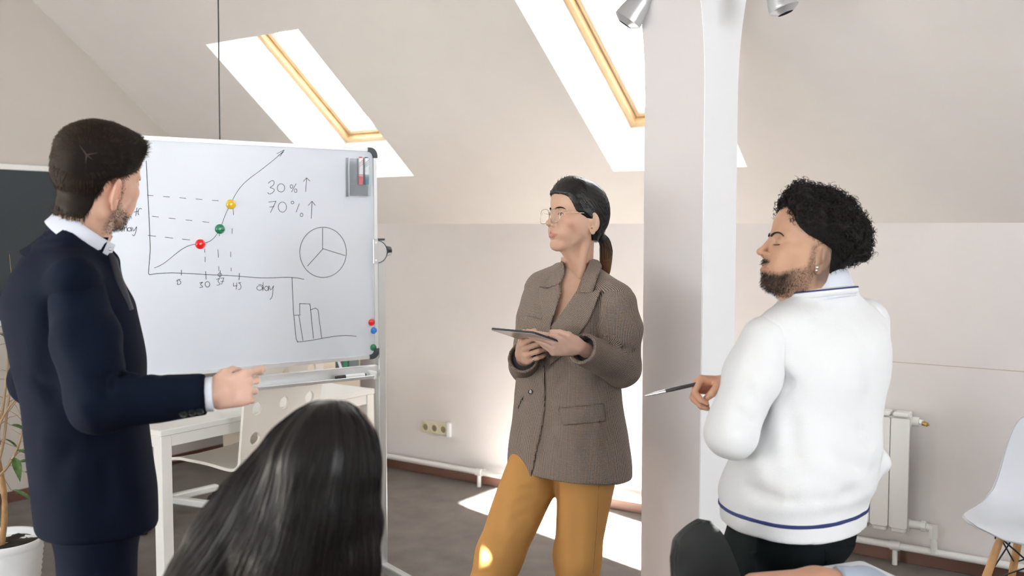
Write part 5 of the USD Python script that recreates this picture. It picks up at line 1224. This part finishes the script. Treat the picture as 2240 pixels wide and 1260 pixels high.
# jacket
secl = [(Lc(197, .835), .170, .136, PHI_L), (Lc(195, .92), .172, .138, PHI_L), (Lc(186, 1.02), .172, .136, PHI_L), (Lc(178, 1.12), .178, .136, PHI_L), (Lc(166, 1.25), .20, .148, PHI_L), (Lc(148, 1.36), .205, .146, PHI_L), (Lc(142, 1.43), .19, .120, PHI_L), (Lc(146, 1.475), .145, .096, PHI_L), (Lc(156, 1.505), .10, .080, PHI_L)]
JL = Field(LB + (-.38, -.42, .76), LB + (.38, .42, 1.62), .0065)
JL.add(loft(secl, 2.3), .01)
SHL2 = np.array([-1.115, 2.47, 1.435])
for s_, q in ((1, SHL2), (-1, SHLm)): JL.add(cone(Lc(152, 1.49) + LL * s_ * .06, q + np.array([0, 0, .012]), .038, .050), .04)
JL.add(cone(Lc(164, 1.455), neckc, .088, .0835), .035)
x_ = np.cross(nup, (0, 1, 0)); x_ /= np.linalg.norm(x_)
JL.add(rbox(neckc + nup * .066, (.125, .125, .062), .004, np.stack([x_, np.cross(nup, x_), nup], 1)), .006, "-").add(cone(neckc - nup * .03, neckc + nup * .12, .0765, .074), .004, "-")
JL.rough(.006, (5, 5, 3), 31, 2)
for a, b, w, q in (((120, 560), (150, 760), .03, .006), ((90, 700), (130, 900), .03, .006), ((60, 820), (140, 870), .02, .006), ((150, 930), (120, 1080), .03, .005), ((230, 980), (240, 1120), .02, .005), ((80, 960), (160, 990), .025, -.005)):
    JL.fold(surf_at(JL, *a, 1.7, 2.8), surf_at(JL, *b, 1.7, 2.8), w, q)
JL.cut((0, 0, .842), (0, 0, -1), .006)
def LOPEN(P): return (P - LB) @ LF > .02
kl = obj("suit_jacket", PL(JL.mesh(2)), "navy_cloth", ml_, smooth=True)
# turned collar and lapel edge that run from the nape down the front
g = []
for a in np.radians(np.linspace(-118, 118, 41)):
    b = -LF * math.cos(a) + np.cross(nup / np.linalg.norm(nup), -LF) * math.sin(a); low = .5 * (1 - math.cos(a))
    g.append([neckc + b * .0790 + nup * .010, neckc + b * .084 + nup * .013, neckc + b * .092 + nup * (-.002), neckc + b * (.103 + .01 * low) + nup * (-.030 - .02 * low), neckc + b * (.110 + .02 * low) + nup * (-.042 - .05 * low)])
obj("collar", PL(sheet(np.array(g), .004)), "navy_cloth", kl, smooth=True)
def sleeve2(a, b, c, ra, rb, rc, seed, h=.006, folds=(.12, .3, .46)):
    S = Field(np.min([a, b, c], 0) - .12, np.max([a, b, c], 0) + .12, h)
    S.add(cone(a, a * .6 + b * .4, ra * .9, ra), .02).add(cone(a * .6 + b * .4, b, ra, rb), .02).add(cone(b, c + (c - b) * .1, rb, rc), .025).rough(.006, (12, 12, 12), seed, 2)
    d = (c - b) / np.linalg.norm(c - b); u = np.cross(d, (0, 0, 1)); u /= np.linalg.norm(u)
    for k in folds:
        p = b + (c - b) * k; S.add(cone(p + u * .07 + (0, 0, .02), p + u * .02 + (0, 0, .062), .006, .004), .012, "-").add(cone(p + d * .02 + u * .02 + (0, 0, .055), p + d * .03 - u * .05 + (0, 0, .055), .005, .004), .012, "-")
    return S.cut(c, d, .003)
csl = ELLm + (WRLm - ELLm) * .955
slv = sleeve2(SHLm + np.array([0, .015, -.035]), ELLm, csl, .070, .062, .043, 33)
for a, b, w, q in (((180, 640), (170, 800), .02, .006), ((200, 800), (260, 880), .016, .007), ((215, 850), (300, 905), .016, -.006), ((250, 870), (330, 880), .014, .007), ((190, 880), (240, 930), .016, .006), ((330, 880), (390, 915), .016, .005)):
    slv.fold(surf_at(slv, *a, 1.7, 2.6), surf_at(slv, *b, 1.7, 2.6), w, q)
obj("sleeve", PL(slv.mesh(2)), "navy_cloth", kl, smooth=True)
EL2, HD2 = np.array([-1.185, 2.43, 1.17]), np.array([-1.02, 2.50, 1.00])
obj("sleeve", PL(sleeve2(SHL2 + np.array([0, 0, -.02]), EL2, HD2, .072, .062, .055, 35).mesh(2)), "navy_cloth", kl, smooth=True)
for bx_, by in ((402, 905), (420, 902), (437, 899)): obj("button", PL(button(slv, bx_, by, .0085, None, kl, (0.1, -.85, -.5), 1.8, 2.4)), "gloss_black", kl, smooth=40)
# trousers, shoes
TL = Field(LB + (-.35, -.4, .02), LB + (.4, .4, 1.0), .0075)
TL.add(ell(Lc(192, .88), (.145, .108, .12), np.stack([LL, LF, (0, 0, 1)], 1)), .03)
for a, b in ((HPL, FTL), (HPR, FTR)): m_ = a * .48 + b * .52; TL.add(cone(a, m_, .088, .078), .03).add(cone(m_, b, .082, .065), .03)
TL.rough(.006, (9, 9, 2.5), 37, 2).cut((0, 0, .05), (0, 0, -1), .003)
obj("trousers", PL(TL.mesh(2)), "navy_cloth", ml_, smooth=True)
for c in (FTL, FTR): obj("shoe", PL(shoe(np.array([c[0], c[1], 0]) + LF * .18, np.array([c[0], c[1], 0]) - LF * .06, .048)), "shoe_black", ml_, smooth=True)
# the marker in his hand
mkp = at(512, 823, 2.135)
mkv = np.array([-.34, .92, -.22]); mkv /= np.linalg.norm(mkv); mku = np.cross(mkv, (0, 0, 1)); mku /= np.linalg.norm(mku)
marker("marker", "marker with a black end held in the hand of the man in the navy suit", mkp + mkv * .125, -mkv, .125, "black_plastic", mku, .0095, False)

# ---------------------------------------------------------------- the man in the white sweater, leaning on the table
RF, RL_ = axes(125)
RB = np.array([.74, 2.43, 0])
mr = thing("person", "curly-haired bearded man in a white sweater leaning on the table, holding a pen", "person", loc=RB)
def PR(m): return T(m, tr(*-RB))
PHI_R = math.atan2(RL_[1], RL_[0]); SR = 1.03
MR = head_matrix(at(1763, 549, 2.47), 180, 14, 3)
def Rc(px_, z, Y=2.44): return np.array([(px_ - 1120) / F_PX * Y, Y, z])
nbr = inv_pts(MR, [Rc(1806, 1.34, 2.50)])[0]
HFR = head_field(SR, neck=((-.026, 0, -.07), tuple(nbr / SR)), neck_r=(.058, .060), closed=(True, True), lo=(-.20, -.14, -.33), nose=1.15)
hr2 = HFR.mesh(2); vr = np.array(hr2.vertices); skr = (.50, .295, .195)
trn = paint(len(vr), skr); trn = blend(trn, lip_mask(vr, SR) * .8, (.36, .14, .11)); bmk = beard_mask(vr, SR, 4)
trn = blend(trn, bmk * np.clip(.45 + (vr[:, 0] / SR - .02) / .06, .4, .95), (.035, .022, .015))
fade = np.clip((-.002 - vr[:, 0] / SR) / .02, 0, 1) * np.clip((vr[:, 2] / SR + .095) / .03, 0, 1); trn = blend(trn, fade * .75, (.05, .032, .024))
WRR2 = at(1594, 838, 2.52); REL = np.array([.83, 2.68, 1.10]); RSH = np.array([.925, 2.565, 1.30])
hrr, chr2, locr2 = hand(WRR2, (-.98, -.12, .02), (-.12, .48, .86), 1, [(58, 68, 26), (66, 62, 28), (72, 60, 30), (76, 58, 30)], [(.020, .024, -.006), (.046, .040, -.022), (.066, .034, -.044), (.082, .018, -.056)], .93, .0024, (3, 1, -2, -5), REL * .5 + WRR2 * .5, .030)
FBR = Field(RB + (-.5, -.3, .0), RB + (.4, .7, 1.42), .009)
FBR.add(cone(Rc(1765, .95), Rc(1795, 1.22, 2.47), .11, .12), .03).add(cone(Rc(1797, 1.25, 2.48), Rc(1806, 1.36, 2.50), .08, .062), .03)
RH1, RH2 = Rc(1752, .83) + RL_ * .082 + RF * .02, Rc(1752, .83) - RL_ * .09 + RF * .02
RK1, RK2 = RH1 + RF * .13 + RL_ * .03 + np.array([0, 0, -.37]), RH2 + RF * .13 + np.array([0, 0, -.37])
RA1, RA2 = np.array([*(RK1 + RF * .06)[:2], .07]), np.array([*(RK2 + RF * .06)[:2], .07])
for a, b, c in ((RH1, RK1, RA1), (RH2, RK2, RA2)): FBR.add(cone(a, b, .085, .058), .03).add(cone(b, c, .055, .04), .02)
br = FBR.mesh(1)
obj("body", PR(cat(T(hr2, MR), br, hrr)), "skin", mr, smooth=True, tint=np.vstack([trn, paint(len(br.vertices), skr), paint(len(hrr.vertices), (.60, .33, .22))]))
eyeballs(tr(*-RB) @ MR, SR, mr)
for s in (-1, 1):
    P, _ = near_surface(HFR, SR * np.array([(.097, s * .010, .014), (.094, s * .022, .021), (.086, s * .038, .023), (.076, s * .050, .016)]), 6, .0012)
    obj("eyebrow", PR(T(tube(spline(P, 12), np.linspace(.0032, .0014, 12), 8), MR)), "hair_black", mr, smooth=True)
    P, _ = near_surface(HFR, SR * np.array([(.0865, s * .020, -.0055), (.085, s * .031, -.0065), (.080, s * .045, -.0050)]), 6, .0008); obj("eyelashes", PR(T(tube(spline(P, 8), .0012, 6), MR)), "hair_black", mr, smooth=True)
P, n_ = near_surface(HFR, np.array([[-.004, .095, -.040]]) * SR, 6, .003)
obj("earring", PR(T(cat(ball_mesh(P[0], .0042), ball_mesh(P[0] + np.array([.0, .001, -.0075]), .003)), MR)), "silver", mr, smooth=True)
stubble(HFR, hr2, MR, SR, 26000, RB, .009, "hair_black", mr, 4, .0006)
# hair: faded sides, a mass of curls on top and at the back
HBR = head_field(SR, neck=((-.026, 0, -.07), tuple(nbr / SR)), neck_r=(.058, .060), ears=(False, False), lo=(-.20, -.14, -.33), h=.003)
HLR = [(a * SR, b * SR) for a, b in [(.20, .084), (.105, .080), (.085, .074), (.06, .060), (.045, .048), (.032, .028), (.022, -.006), (.012, -.036), (-.02, -.046), (-.05, -.056), (-.075, -.066), (-.13, -.08)]]
top = lambda P: np.clip((P[:, 2] / SR + .35 * (-P[:, 0] / SR) - .022) / .05, 0, 1)
cr_ = hair_cap(HBR, .0035, HLR, -.082, dome=lambda P: .030 * top(P) + .008 * np.exp(-((P[:, 0] - .06) / .03) ** 2) * top(P))
cr_.rough(.010, (55, 55, 55), 14, 2, where=top)
hmr = cr_.mesh(1); hR = obj("hair", PR(T(hmr, MR)), "hair_curly", mr, smooth=True, label="dark curly hair with faded sides")
R_, N_, r_ = scatter(hmr, 2300, lambda P: r_keep(P), 15) if False else scatter(hmr, 2600, lambda P: top(P) * 1.0 > np.random.default_rng(3).random(len(P)) * .9, 15)
cu = []
for p, n in zip(R_, N_):
    ax = n + r_.normal(0, .55, 3); ax /= np.linalg.norm(ax); x = np.cross(ax, r_.normal(0, 1, 3)); x /= np.linalg.norm(x); y = np.cross(ax, x); rad = r_.uniform(.0035, .0078); t = np.linspace(0, r_.uniform(1.2, 2.4), 15)
    L = r_.uniform(.010, .024); q = p - n * .004 + ax * (t / t[-1] * L)[:, None] + rad * (x * (np.cos(2 * np.pi * t) - 1)[:, None] + y * np.sin(2 * np.pi * t)[:, None]); cu.append(q)
S_ = [trimesh.transform_points(q, MR) - RB for q in cu]
curves("curls", S_, .0019, "hair_curly", hR); curves("loose_curls", [s + 0 for s in S_[::7]], .0012, "hair_brown", hR)
R2, N2, r2 = scatter(hmr, 5200, lambda P: top(P) < .5, 16); d2 = N2 * .5 + np.array([-.5, 0, -.8]) + r2.normal(0, .2, R2.shape); d2 /= np.linalg.norm(d2, axis=1, keepdims=True)
curves("short_strands", [trimesh.transform_points(np.array([p - n * .001, p + d * .005, p + d * .009]), MR) - RB for p, n, d in zip(R2, N2, d2)], .0007, "hair_curly", hR)
# sweater
secr = [(Rc(1750, .79), .196, .154, PHI_R), (Rc(1750, .83), .198, .156, PHI_R), (Rc(1751, .862), .199, .157, PHI_R), (Rc(1757, .90), .204, .166, PHI_R), (Rc(1770, .98), .196, .158, PHI_R), (Rc(1785, 1.10, 2.46), .188, .146, PHI_R), (Rc(1797, 1.20, 2.47), .198, .142, PHI_R), (Rc(1800, 1.28, 2.48), .195, .124, PHI_R), (Rc(1800, 1.335, 2.49), .150, .098, PHI_R), (Rc(1800, 1.37, 2.50), .098, .086, PHI_R), (Rc(1800, 1.395, 2.50), .086, .082, PHI_R)]
SWF = Field(RB + (-.36, -.36, .74), RB + (.40, .42, 1.46), .006)
SWF.add(loft(secr, 2.3), .01)
LSH, LEL = at(1674, 748, 2.37), at(1600, 946, 2.31)
SWF.add(cone(Rc(1800, 1.33, 2.49) + RL_ * .06, LSH + np.array([.01, 0, .016]), .040, .050), .045).add(cone(Rc(1800, 1.33, 2.49) - RL_ * .06, RSH + np.array([0, 0, .0]), .045, .052), .04)
SWF.rough(.009, (6, 6, 5), 41, 2).rough(.003, (17, 17, 12), 42, 2)
for a, b, w, q in (((1612, 1062), (1720, 1092), .022, .007), ((1640, 1085), (1760, 1098), .016, .006), ((1720, 1060), (1850, 1078), .022, -.006), ((1760, 1092), (1880, 1070), .02, .007), ((1870, 930), (1915, 985), .02, .008), ((1800, 985), (1900, 1035), .024, .008), ((1790, 1020), (1890, 1060), .02, -.006),
        ((1660, 850), (1672, 1000), .024, .008), ((1690, 870), (1715, 1010), .026, -.007), ((1725, 900), (1745, 1040), .022, .005), ((1700, 815), (1740, 850), .02, .008), ((1700, 780), (1760, 830), .024, -.006), ((1640, 1000), (1690, 1060), .02, -.007), ((1880, 760), (1910, 880), .03, .006)):
    SWF.fold(surf_at(SWF, *a, 2.0, 2.8), surf_at(SWF, *b, 2.0, 2.8), w, q)
SWF.add(ell(at(1918, 1012, 2.46), (.035, .035, .03)), .03)
NKC = Rc(1790, 1.368, 2.495); NKU = np.array([-.10, .10, 1.0])
SWF.add(cone(NKC - NKU * .02, NKC + NKU * .10, .071, .071), .004, "-")
SWF.cut(RB + np.array([0, 0, .806]), (-.05, .05, -1), .006)
sm_ = SWF.mesh(2); swt = obj("sweater", PR(sm_), "sweater_white", mr, smooth=True, label="white knitted sweater with navy trim lines")
arm = sleeve2(LSH, LEL, LEL + np.array([.06, .22, .05]), .068, .058, .050, 43, folds=())
for a, b, w, q in (((1600, 890), (1650, 935), .016, .007), ((1590, 930), (1640, 955), .014, .007), ((1620, 800), (1650, 900), .018, .005), ((1570, 860), (1600, 930), .018, -.004), ((1640, 760), (1655, 840), .016, .005)):
    arm.fold(surf_at(arm, *a, 2.0, 2.8), surf_at(arm, *b, 2.0, 2.8), w, q)
obj("sleeve", PR(arm.mesh(2)), "sweater_white", swt, smooth=True)
obj("sleeve", PR(sleeve2(RSH, REL, WRR2 + (REL - WRR2) * .12, .070, .058, .042, 44, folds=()).mesh(2)), "sweater_white", swt, smooth=True)
def ring_on(F, c, nrm, n=96, off=.001, R=.34):
    """closed line where a garment meets the plane through c with normal nrm"""
    from scipy.ndimage import map_coordinates
    nrm = np.asarray(nrm, float) / np.linalg.norm(nrm); x = np.cross(nrm, (0, 1, 0)); x /= np.linalg.norm(x); y = np.cross(nrm, x); out = []
    for a in np.linspace(0, 2 * np.pi, n + 1)[:-1]:
        d = x * math.cos(a) + y * math.sin(a); t = np.linspace(.02, R, 300); Q = np.asarray(c) + t[:, None] * d; v = map_coordinates(F.D, ((Q - F.lo) / F.h).T, order=1, mode="nearest")
        i = np.nonzero(v < 0)[0]; out.append(np.asarray(c) + d * ((t[i[-1]] if len(i) else .1) + off))
    return np.array(out)
def flat_band(P, nrm, w, th=.0016):
    """ribbon of width w along a closed line"""
    nrm = np.asarray(nrm, float) / np.linalg.norm(nrm); c = P.mean(0); o = P - c; o /= np.linalg.norm(o, axis=1, keepdims=True)
    g = np.stack([P + nrm * w / 2 - o * th, P + nrm * w / 2 * .7 + o * th, P - nrm * w / 2 * .7 + o * th, P - nrm * w / 2 - o * th], 1); g = np.concatenate([g, g[:1]]); return sheet(g)
HN = np.array([.03, -.05, 1.0])
obj("hem_stripe", PR(flat_band(ring_on(SWF, Rc(1757, .853), HN), HN, .0105)), "stripe_navy", swt, smooth=True, label="navy stripe above the ribbed hem")
a_ = np.linspace(0, 2 * np.pi, 61)[:-1]; nu = NKU / np.linalg.norm(NKU); bx1 = np.cross(nu, RF); bx1 /= np.linalg.norm(bx1); bx2 = np.cross(nu, bx1)
NL = np.array([NKC + nu * (.012) + .090 * (bx1 * math.cos(q) + bx2 * math.sin(q)) for q in a_]); NLs = []
for q in NL:
    P0 = q.copy(); best = None
    NLs.append(q)
obj("neck_trim", PR(tube(np.array(NLs), .0115, 10, closed=True)), "sweater_white", swt, smooth=True)
obj("neck_stripe", PR(tube(np.array([q + nu * .006 + (q - NKC - nu * .012) / .090 * .0095 for q in NL]), .0022, 8, closed=True)), "stripe_navy", swt, smooth=True, label="thin navy line round the neck")
obj("shirt", PR(collar_sheet(NKC + nu * .012, NKU, .084, .0765, .052, -165, 165, -RF, .015, rise=.016)), "shirt_white", mr, smooth=True, label="white shirt collar")
# dark trousers
TR_ = Field(RB + (-.62, -.3, .03), RB + (.4, .72, .98), .0075)
TR_.add(ell(Rc(1757, .79), (.168, .128, .125), np.stack([RL_, RF, (0, 0, 1)], 1)), .03).add(ell(Rc(1757, .85), (.160, .122, .08), np.stack([RL_, RF, (0, 0, 1)], 1)), .02)
for a, b, c in ((RH1, RK1, RA1), (RH2, RK2, RA2)): TR_.add(cone(a, b, .090, .075), .03).add(cone(b, c, .072, .055), .03)
TR_.rough(.006, (9, 9, 7), 45, 2).cut((0, 0, .05), (0, 0, -1), .003)
tj = obj("jeans", PR(TR_.mesh(2)), "denim_dark", mr, smooth=True)
back = lambda P: (P - RB) @ RF < .02
for pl_ in ([(1640, 1200), (1740, 1206), (1736, 1290), (1640, 1290)], [(1800, 1200), (1880, 1185), (1880, 1290), (1806, 1290)]):
    obj("back_pocket", PR(on_front(TR_, back, pl_, .0022).mesh(1)), "denim_dark", tj, smooth=True)
for c in (RA1, RA2): obj("shoe", PR(shoe(np.array([c[0], c[1], 0]) + RF * .18, np.array([c[0], c[1], 0]) - RF * .06, .048)), "shoe_black", mr, smooth=True)
# his pen
p0, p1 = at(1410, 866, 2.44), at(1584, 826, 2.50); L = np.linalg.norm(p1 - p0); d = (p1 - p0) / L; x = np.cross(d, (0, 0, 1)); x /= np.linalg.norm(x)
pn = thing("pen", "grey pen with a bright tip held by the man in the white sweater", "pen", matrix=frame(x, np.cross(d, x), d, p0))
obj("barrel", lathe([(0, .055), (.0042, .055), (.005, .075), (.005, L + .02), (.004, L + .024), (0, L + .024)], 16), "pen_dark", pn, smooth=40)
obj("tip", lathe([(0, 0), (.0016, .0), (.0034, .02), (.0044, .04), (.0046, .056), (0, .056)], 16), "silver", pn, smooth=40)
# ---------------------------------------------------------------- the long-haired woman seated in the foreground
mat("knit_rose", (.42, .27, .24), .9, bump=.3, bscale=300)
mat("skirt_black", (.012, .012, .014), .8)
FF, FLv = axes(15)
FBs = np.array([-.40, 1.57, 0])
wf = thing("person", "seated woman with long dark hair seen from behind in the foreground", "person", loc=FBs)
def PF(m): return T(m, tr(*-FBs))
MF = head_matrix(at(716, 1040, 1.60), 66, 2, 4)
nbf = inv_pts(MF, [at(690, 1240, 1.60)])[0]
HFF = head_field(.98, fem=1.0, neck=((-.024, 0, -.07), tuple(nbf / .98)), neck_r=(.048, .052), lo=(-.20, -.16, -.33), h=.003, ears=(False, False))
hf = HFF.mesh(2); sf = (.58, .34, .25)
SH1, SH2 = at(632, 1400, 1.48), at(642, 1370, 1.74)
EL1, EL2f = at(640, 1500, 1.42), at(700, 1480, 1.80)
HD1 = EL1 + FF * .24 + np.array([0, .03, .02]); HD2f = EL2f + FF * .22 + np.array([0, -.05, .02])
hA, _, _ = hand(HD1, FF + np.array([0, .2, 0]), (0, 0, 1), 1, [(20, 25, 12)] * 4, RELAX_THUMB, .92, .003, forearm=EL1 * .5 + HD1 * .5, fr=.03)
hB, _, _ = hand(HD2f, FF + np.array([0, -.2, 0]), (0, 0, 1), -1, [(20, 25, 12)] * 4, RELAX_THUMB, .92, .003, forearm=EL2f * .5 + HD2f * .5, fr=.03)
PVF = np.array([-.44, 1.58, .52])
FFb = Field(FBs + (-.35, -.4, 0), FBs + (.75, .45, 1.1), .009)
FFb.add(cone(PVF, at(640, 1330, 1.6), .12, .11), .03).add(cone(at(642, 1310, 1.6), at(690, 1230, 1.6), .08, .05), .03)
KN = [PVF + FF * .43 + FLv * s * .10 for s in (-1, 1)]; FT = [np.array([*(k + FF * .03)[:2], .06]) for k in KN]
for s, k, f in zip((-1, 1), KN, FT): FFb.add(cone(PVF + FLv * s * .08, k, .085, .058), .03).add(cone(k, f, .055, .038), .02)
bf = FFb.mesh(1)
obj("body", PF(cat(T(hf, MF), bf, hA, hB)), "skin", wf, smooth=True, tint=paint(len(hf.vertices) + len(bf.vertices) + len(hA.vertices) + len(hB.vertices), sf))
eyeballs(tr(*-FBs) @ MF, .98, wf)
KT = Field(FBs + (-.35, -.4, .42), FBs + (.45, .45, 1.12), .008)
KT.add(cone(PVF, at(640, 1330, 1.6), .135, .125), .03).add(cone(at(642, 1330, 1.6), at(672, 1265, 1.6), .075, .058), .03)
for s, e, h_ in ((SH1, EL1, HD1), (SH2, EL2f, HD2f)): KT.add(cone(at(640, 1335, 1.6), s, .055, .055), .03).add(cone(s, e, .058, .048), .02).add(cone(e, h_ * .8 + e * .2, .046, .036), .02)
obj("sweater", PF(KT.rough(.006, (8, 8, 8), 51).mesh(2)), "knit_rose", wf, smooth=True)
KS = Field(FBs + (-.35, -.4, .03), FBs + (.75, .45, .75), .009)
KS.add(ell(PVF, (.17, .2, .12), None), .03)
for s, k, f in zip((-1, 1), KN, FT): KS.add(cone(PVF + FLv * s * .08, k, .10, .075), .03).add(cone(k, f, .07, .055), .02)
obj("trousers", PF(KS.cut((0, 0, .05), (0, 0, -1)).mesh(1)), "skirt_black", wf, smooth=True)
for f in FT: obj("shoe", PF(shoe(np.array([f[0], f[1], 0]) + FF * .15, np.array([f[0], f[1], 0]) - FF * .05)), "shoe_black", wf, smooth=True)
# long hair: a body of hair falling down her back and over one side, with combed strands
HH = Field(at(716, 968, 1.6) + (-.50, -.26, -.50), at(716, 968, 1.6) + (.24, .26, .17), .006)
c0 = at(716, 1040, 1.60)
M3 = MF[:3, :3]
HH.add(ell(trimesh.transform_points([[-.012, 0, .026]], MF)[0], (.106, .083, .101), M3), .02)
chain = lambda pts, k=.035: [HH.add(cone(at(*a[:3]), at(*b[:3]), a[3], b[3]), k) for a, b in zip(pts[:-1], pts[1:])]
chain([(645, 1010, 1.58, .052), (593, 1072, 1.57, .052), (542, 1130, 1.57, .054), (498, 1200, 1.57, .060), (460, 1285, 1.57, .066), (420, 1420, 1.58, .05)])
chain([(702, 1040, 1.58, .074), (674, 1130, 1.56, .076), (635, 1225, 1.55, .078), (590, 1360, 1.55, .06)])
chain([(728, 1060, 1.60, .064), (740, 1130, 1.59, .055), (742, 1225, 1.57, .050), (735, 1370, 1.56, .05)])
chain([(768, 1070, 1.63, .044), (786, 1150, 1.63, .034), (790, 1240, 1.62, .028), (786, 1350, 1.63, .02)], .02)
face = MF[:3, 0]
fc = trimesh.transform_points([[.115, 0, -.03]], MF)[0]
HH.add(ell(fc, (.075, .070, .085), M3), .02, "-")
HH.rough(.004, (26, 26, 3), 52, 2)
hF = obj("hair", PF(HH.mesh(2)), "hair_long", wf, smooth=True, label="long dark straight hair")
hmF = HH.mesh(1)
part = trimesh.transform_points([[.01, 0, .128]], MF)[0]
def flow(P):
    """direction the hair runs at a point: away from the parting on the head, then down and towards her back"""
    z = P[:, 2]; k = np.clip((c0[2] + .02 - z) / .14, 0, 1)[:, None]
    out = P - part; out = out / np.maximum(np.linalg.norm(out, axis=1, keepdims=True), 1e-6)
    xs = (c0[0] + .07 - P[:, 0]).clip(0, .4); dn = np.stack([-np.clip(xs * 3.2, -.1, .85), np.zeros(len(P)), -np.ones(len(P))], 1)
    d = out * (1 - k) + dn * k + np.array([0, 0, -.25]) * (1 - k); return d / np.linalg.norm(d, axis=1, keepdims=True)
R_, N_, r_ = scatter(hmF, 5200, lambda P: (P[:, 1] < 1.66) & (P[:, 2] > .80), 53)
Q = R_.copy(); path = [Q.copy()]
for i in range(16):
    Q = Q + flow(Q) * .013 + r_.normal(0, .0004, Q.shape); Q, _ = near_surface(HH, Q, 2, .0008); path.append(Q.copy())
S_ = np.stack(path, 1) + (r_.normal(0, .0009, (len(R_), 1, 3))) - FBs
curves("hair_strands", list(S_[::2]), .0013, "hair_long", hF); curves("brown_strands", [s for s in S_[1::4] if s[0][2] < 1.14], .0012, "hair_dark", hF)

# ---------------------------------------------------------------- the arm resting on the white table
mat("shirt_blue", (.33, .38, .47), .8, bump=.1, bscale=400)
AB = np.array([.62, 2.02, .75])
pa = thing("person", "bare forearm with a pale blue sleeve resting on the white table", "person", loc=AB)
def PA(m): return T(m, tr(*-AB))
E0, W0 = at(1893, 1292, 2.06), at(1650, 1285, 2.03)
ha, _, _ = hand(W0, (-.90, -.42, -.05), (-.1, .10, 1), 1, [(14, 22, 12)] * 4, RELAX_THUMB, 1.0, .0028)
FA = Field(np.minimum(E0, W0) - .12, np.maximum(E0, W0) + .14, .004)
FA.add(cone(W0, W0 * .45 + E0 * .55, .030, .044), .02).add(cone(W0 * .45 + E0 * .55, E0, .044, .042), .02)
fa = FA.mesh(2)
obj("body", PA(cat(ha, fa)), "skin", pa, smooth=True, tint=paint(len(ha.vertices) + len(fa.vertices), (.42, .225, .15)))
d = (E0 - W0) / np.linalg.norm(E0 - W0)
SA = Field(np.minimum(E0, W0) - (.15, .42, .2), E0 + (.34, .2, .2), .005)
C1 = W0 + (E0 - W0) * .74; UP = E0 + np.array([.13, -.36, -.03])
SA.add(cone(C1, E0, .048, .047), .02).add(cone(E0, UP, .047, .060), .03).rough(.005, (16, 16, 16), 61).add(cone(C1, C1 + d * .022, .051, .050), .004).cut(C1, -d, .004)
obj("sleeve", PA(SA.mesh(2)), "shirt_blue", pa, smooth=True, label="pale blue rolled sleeve")
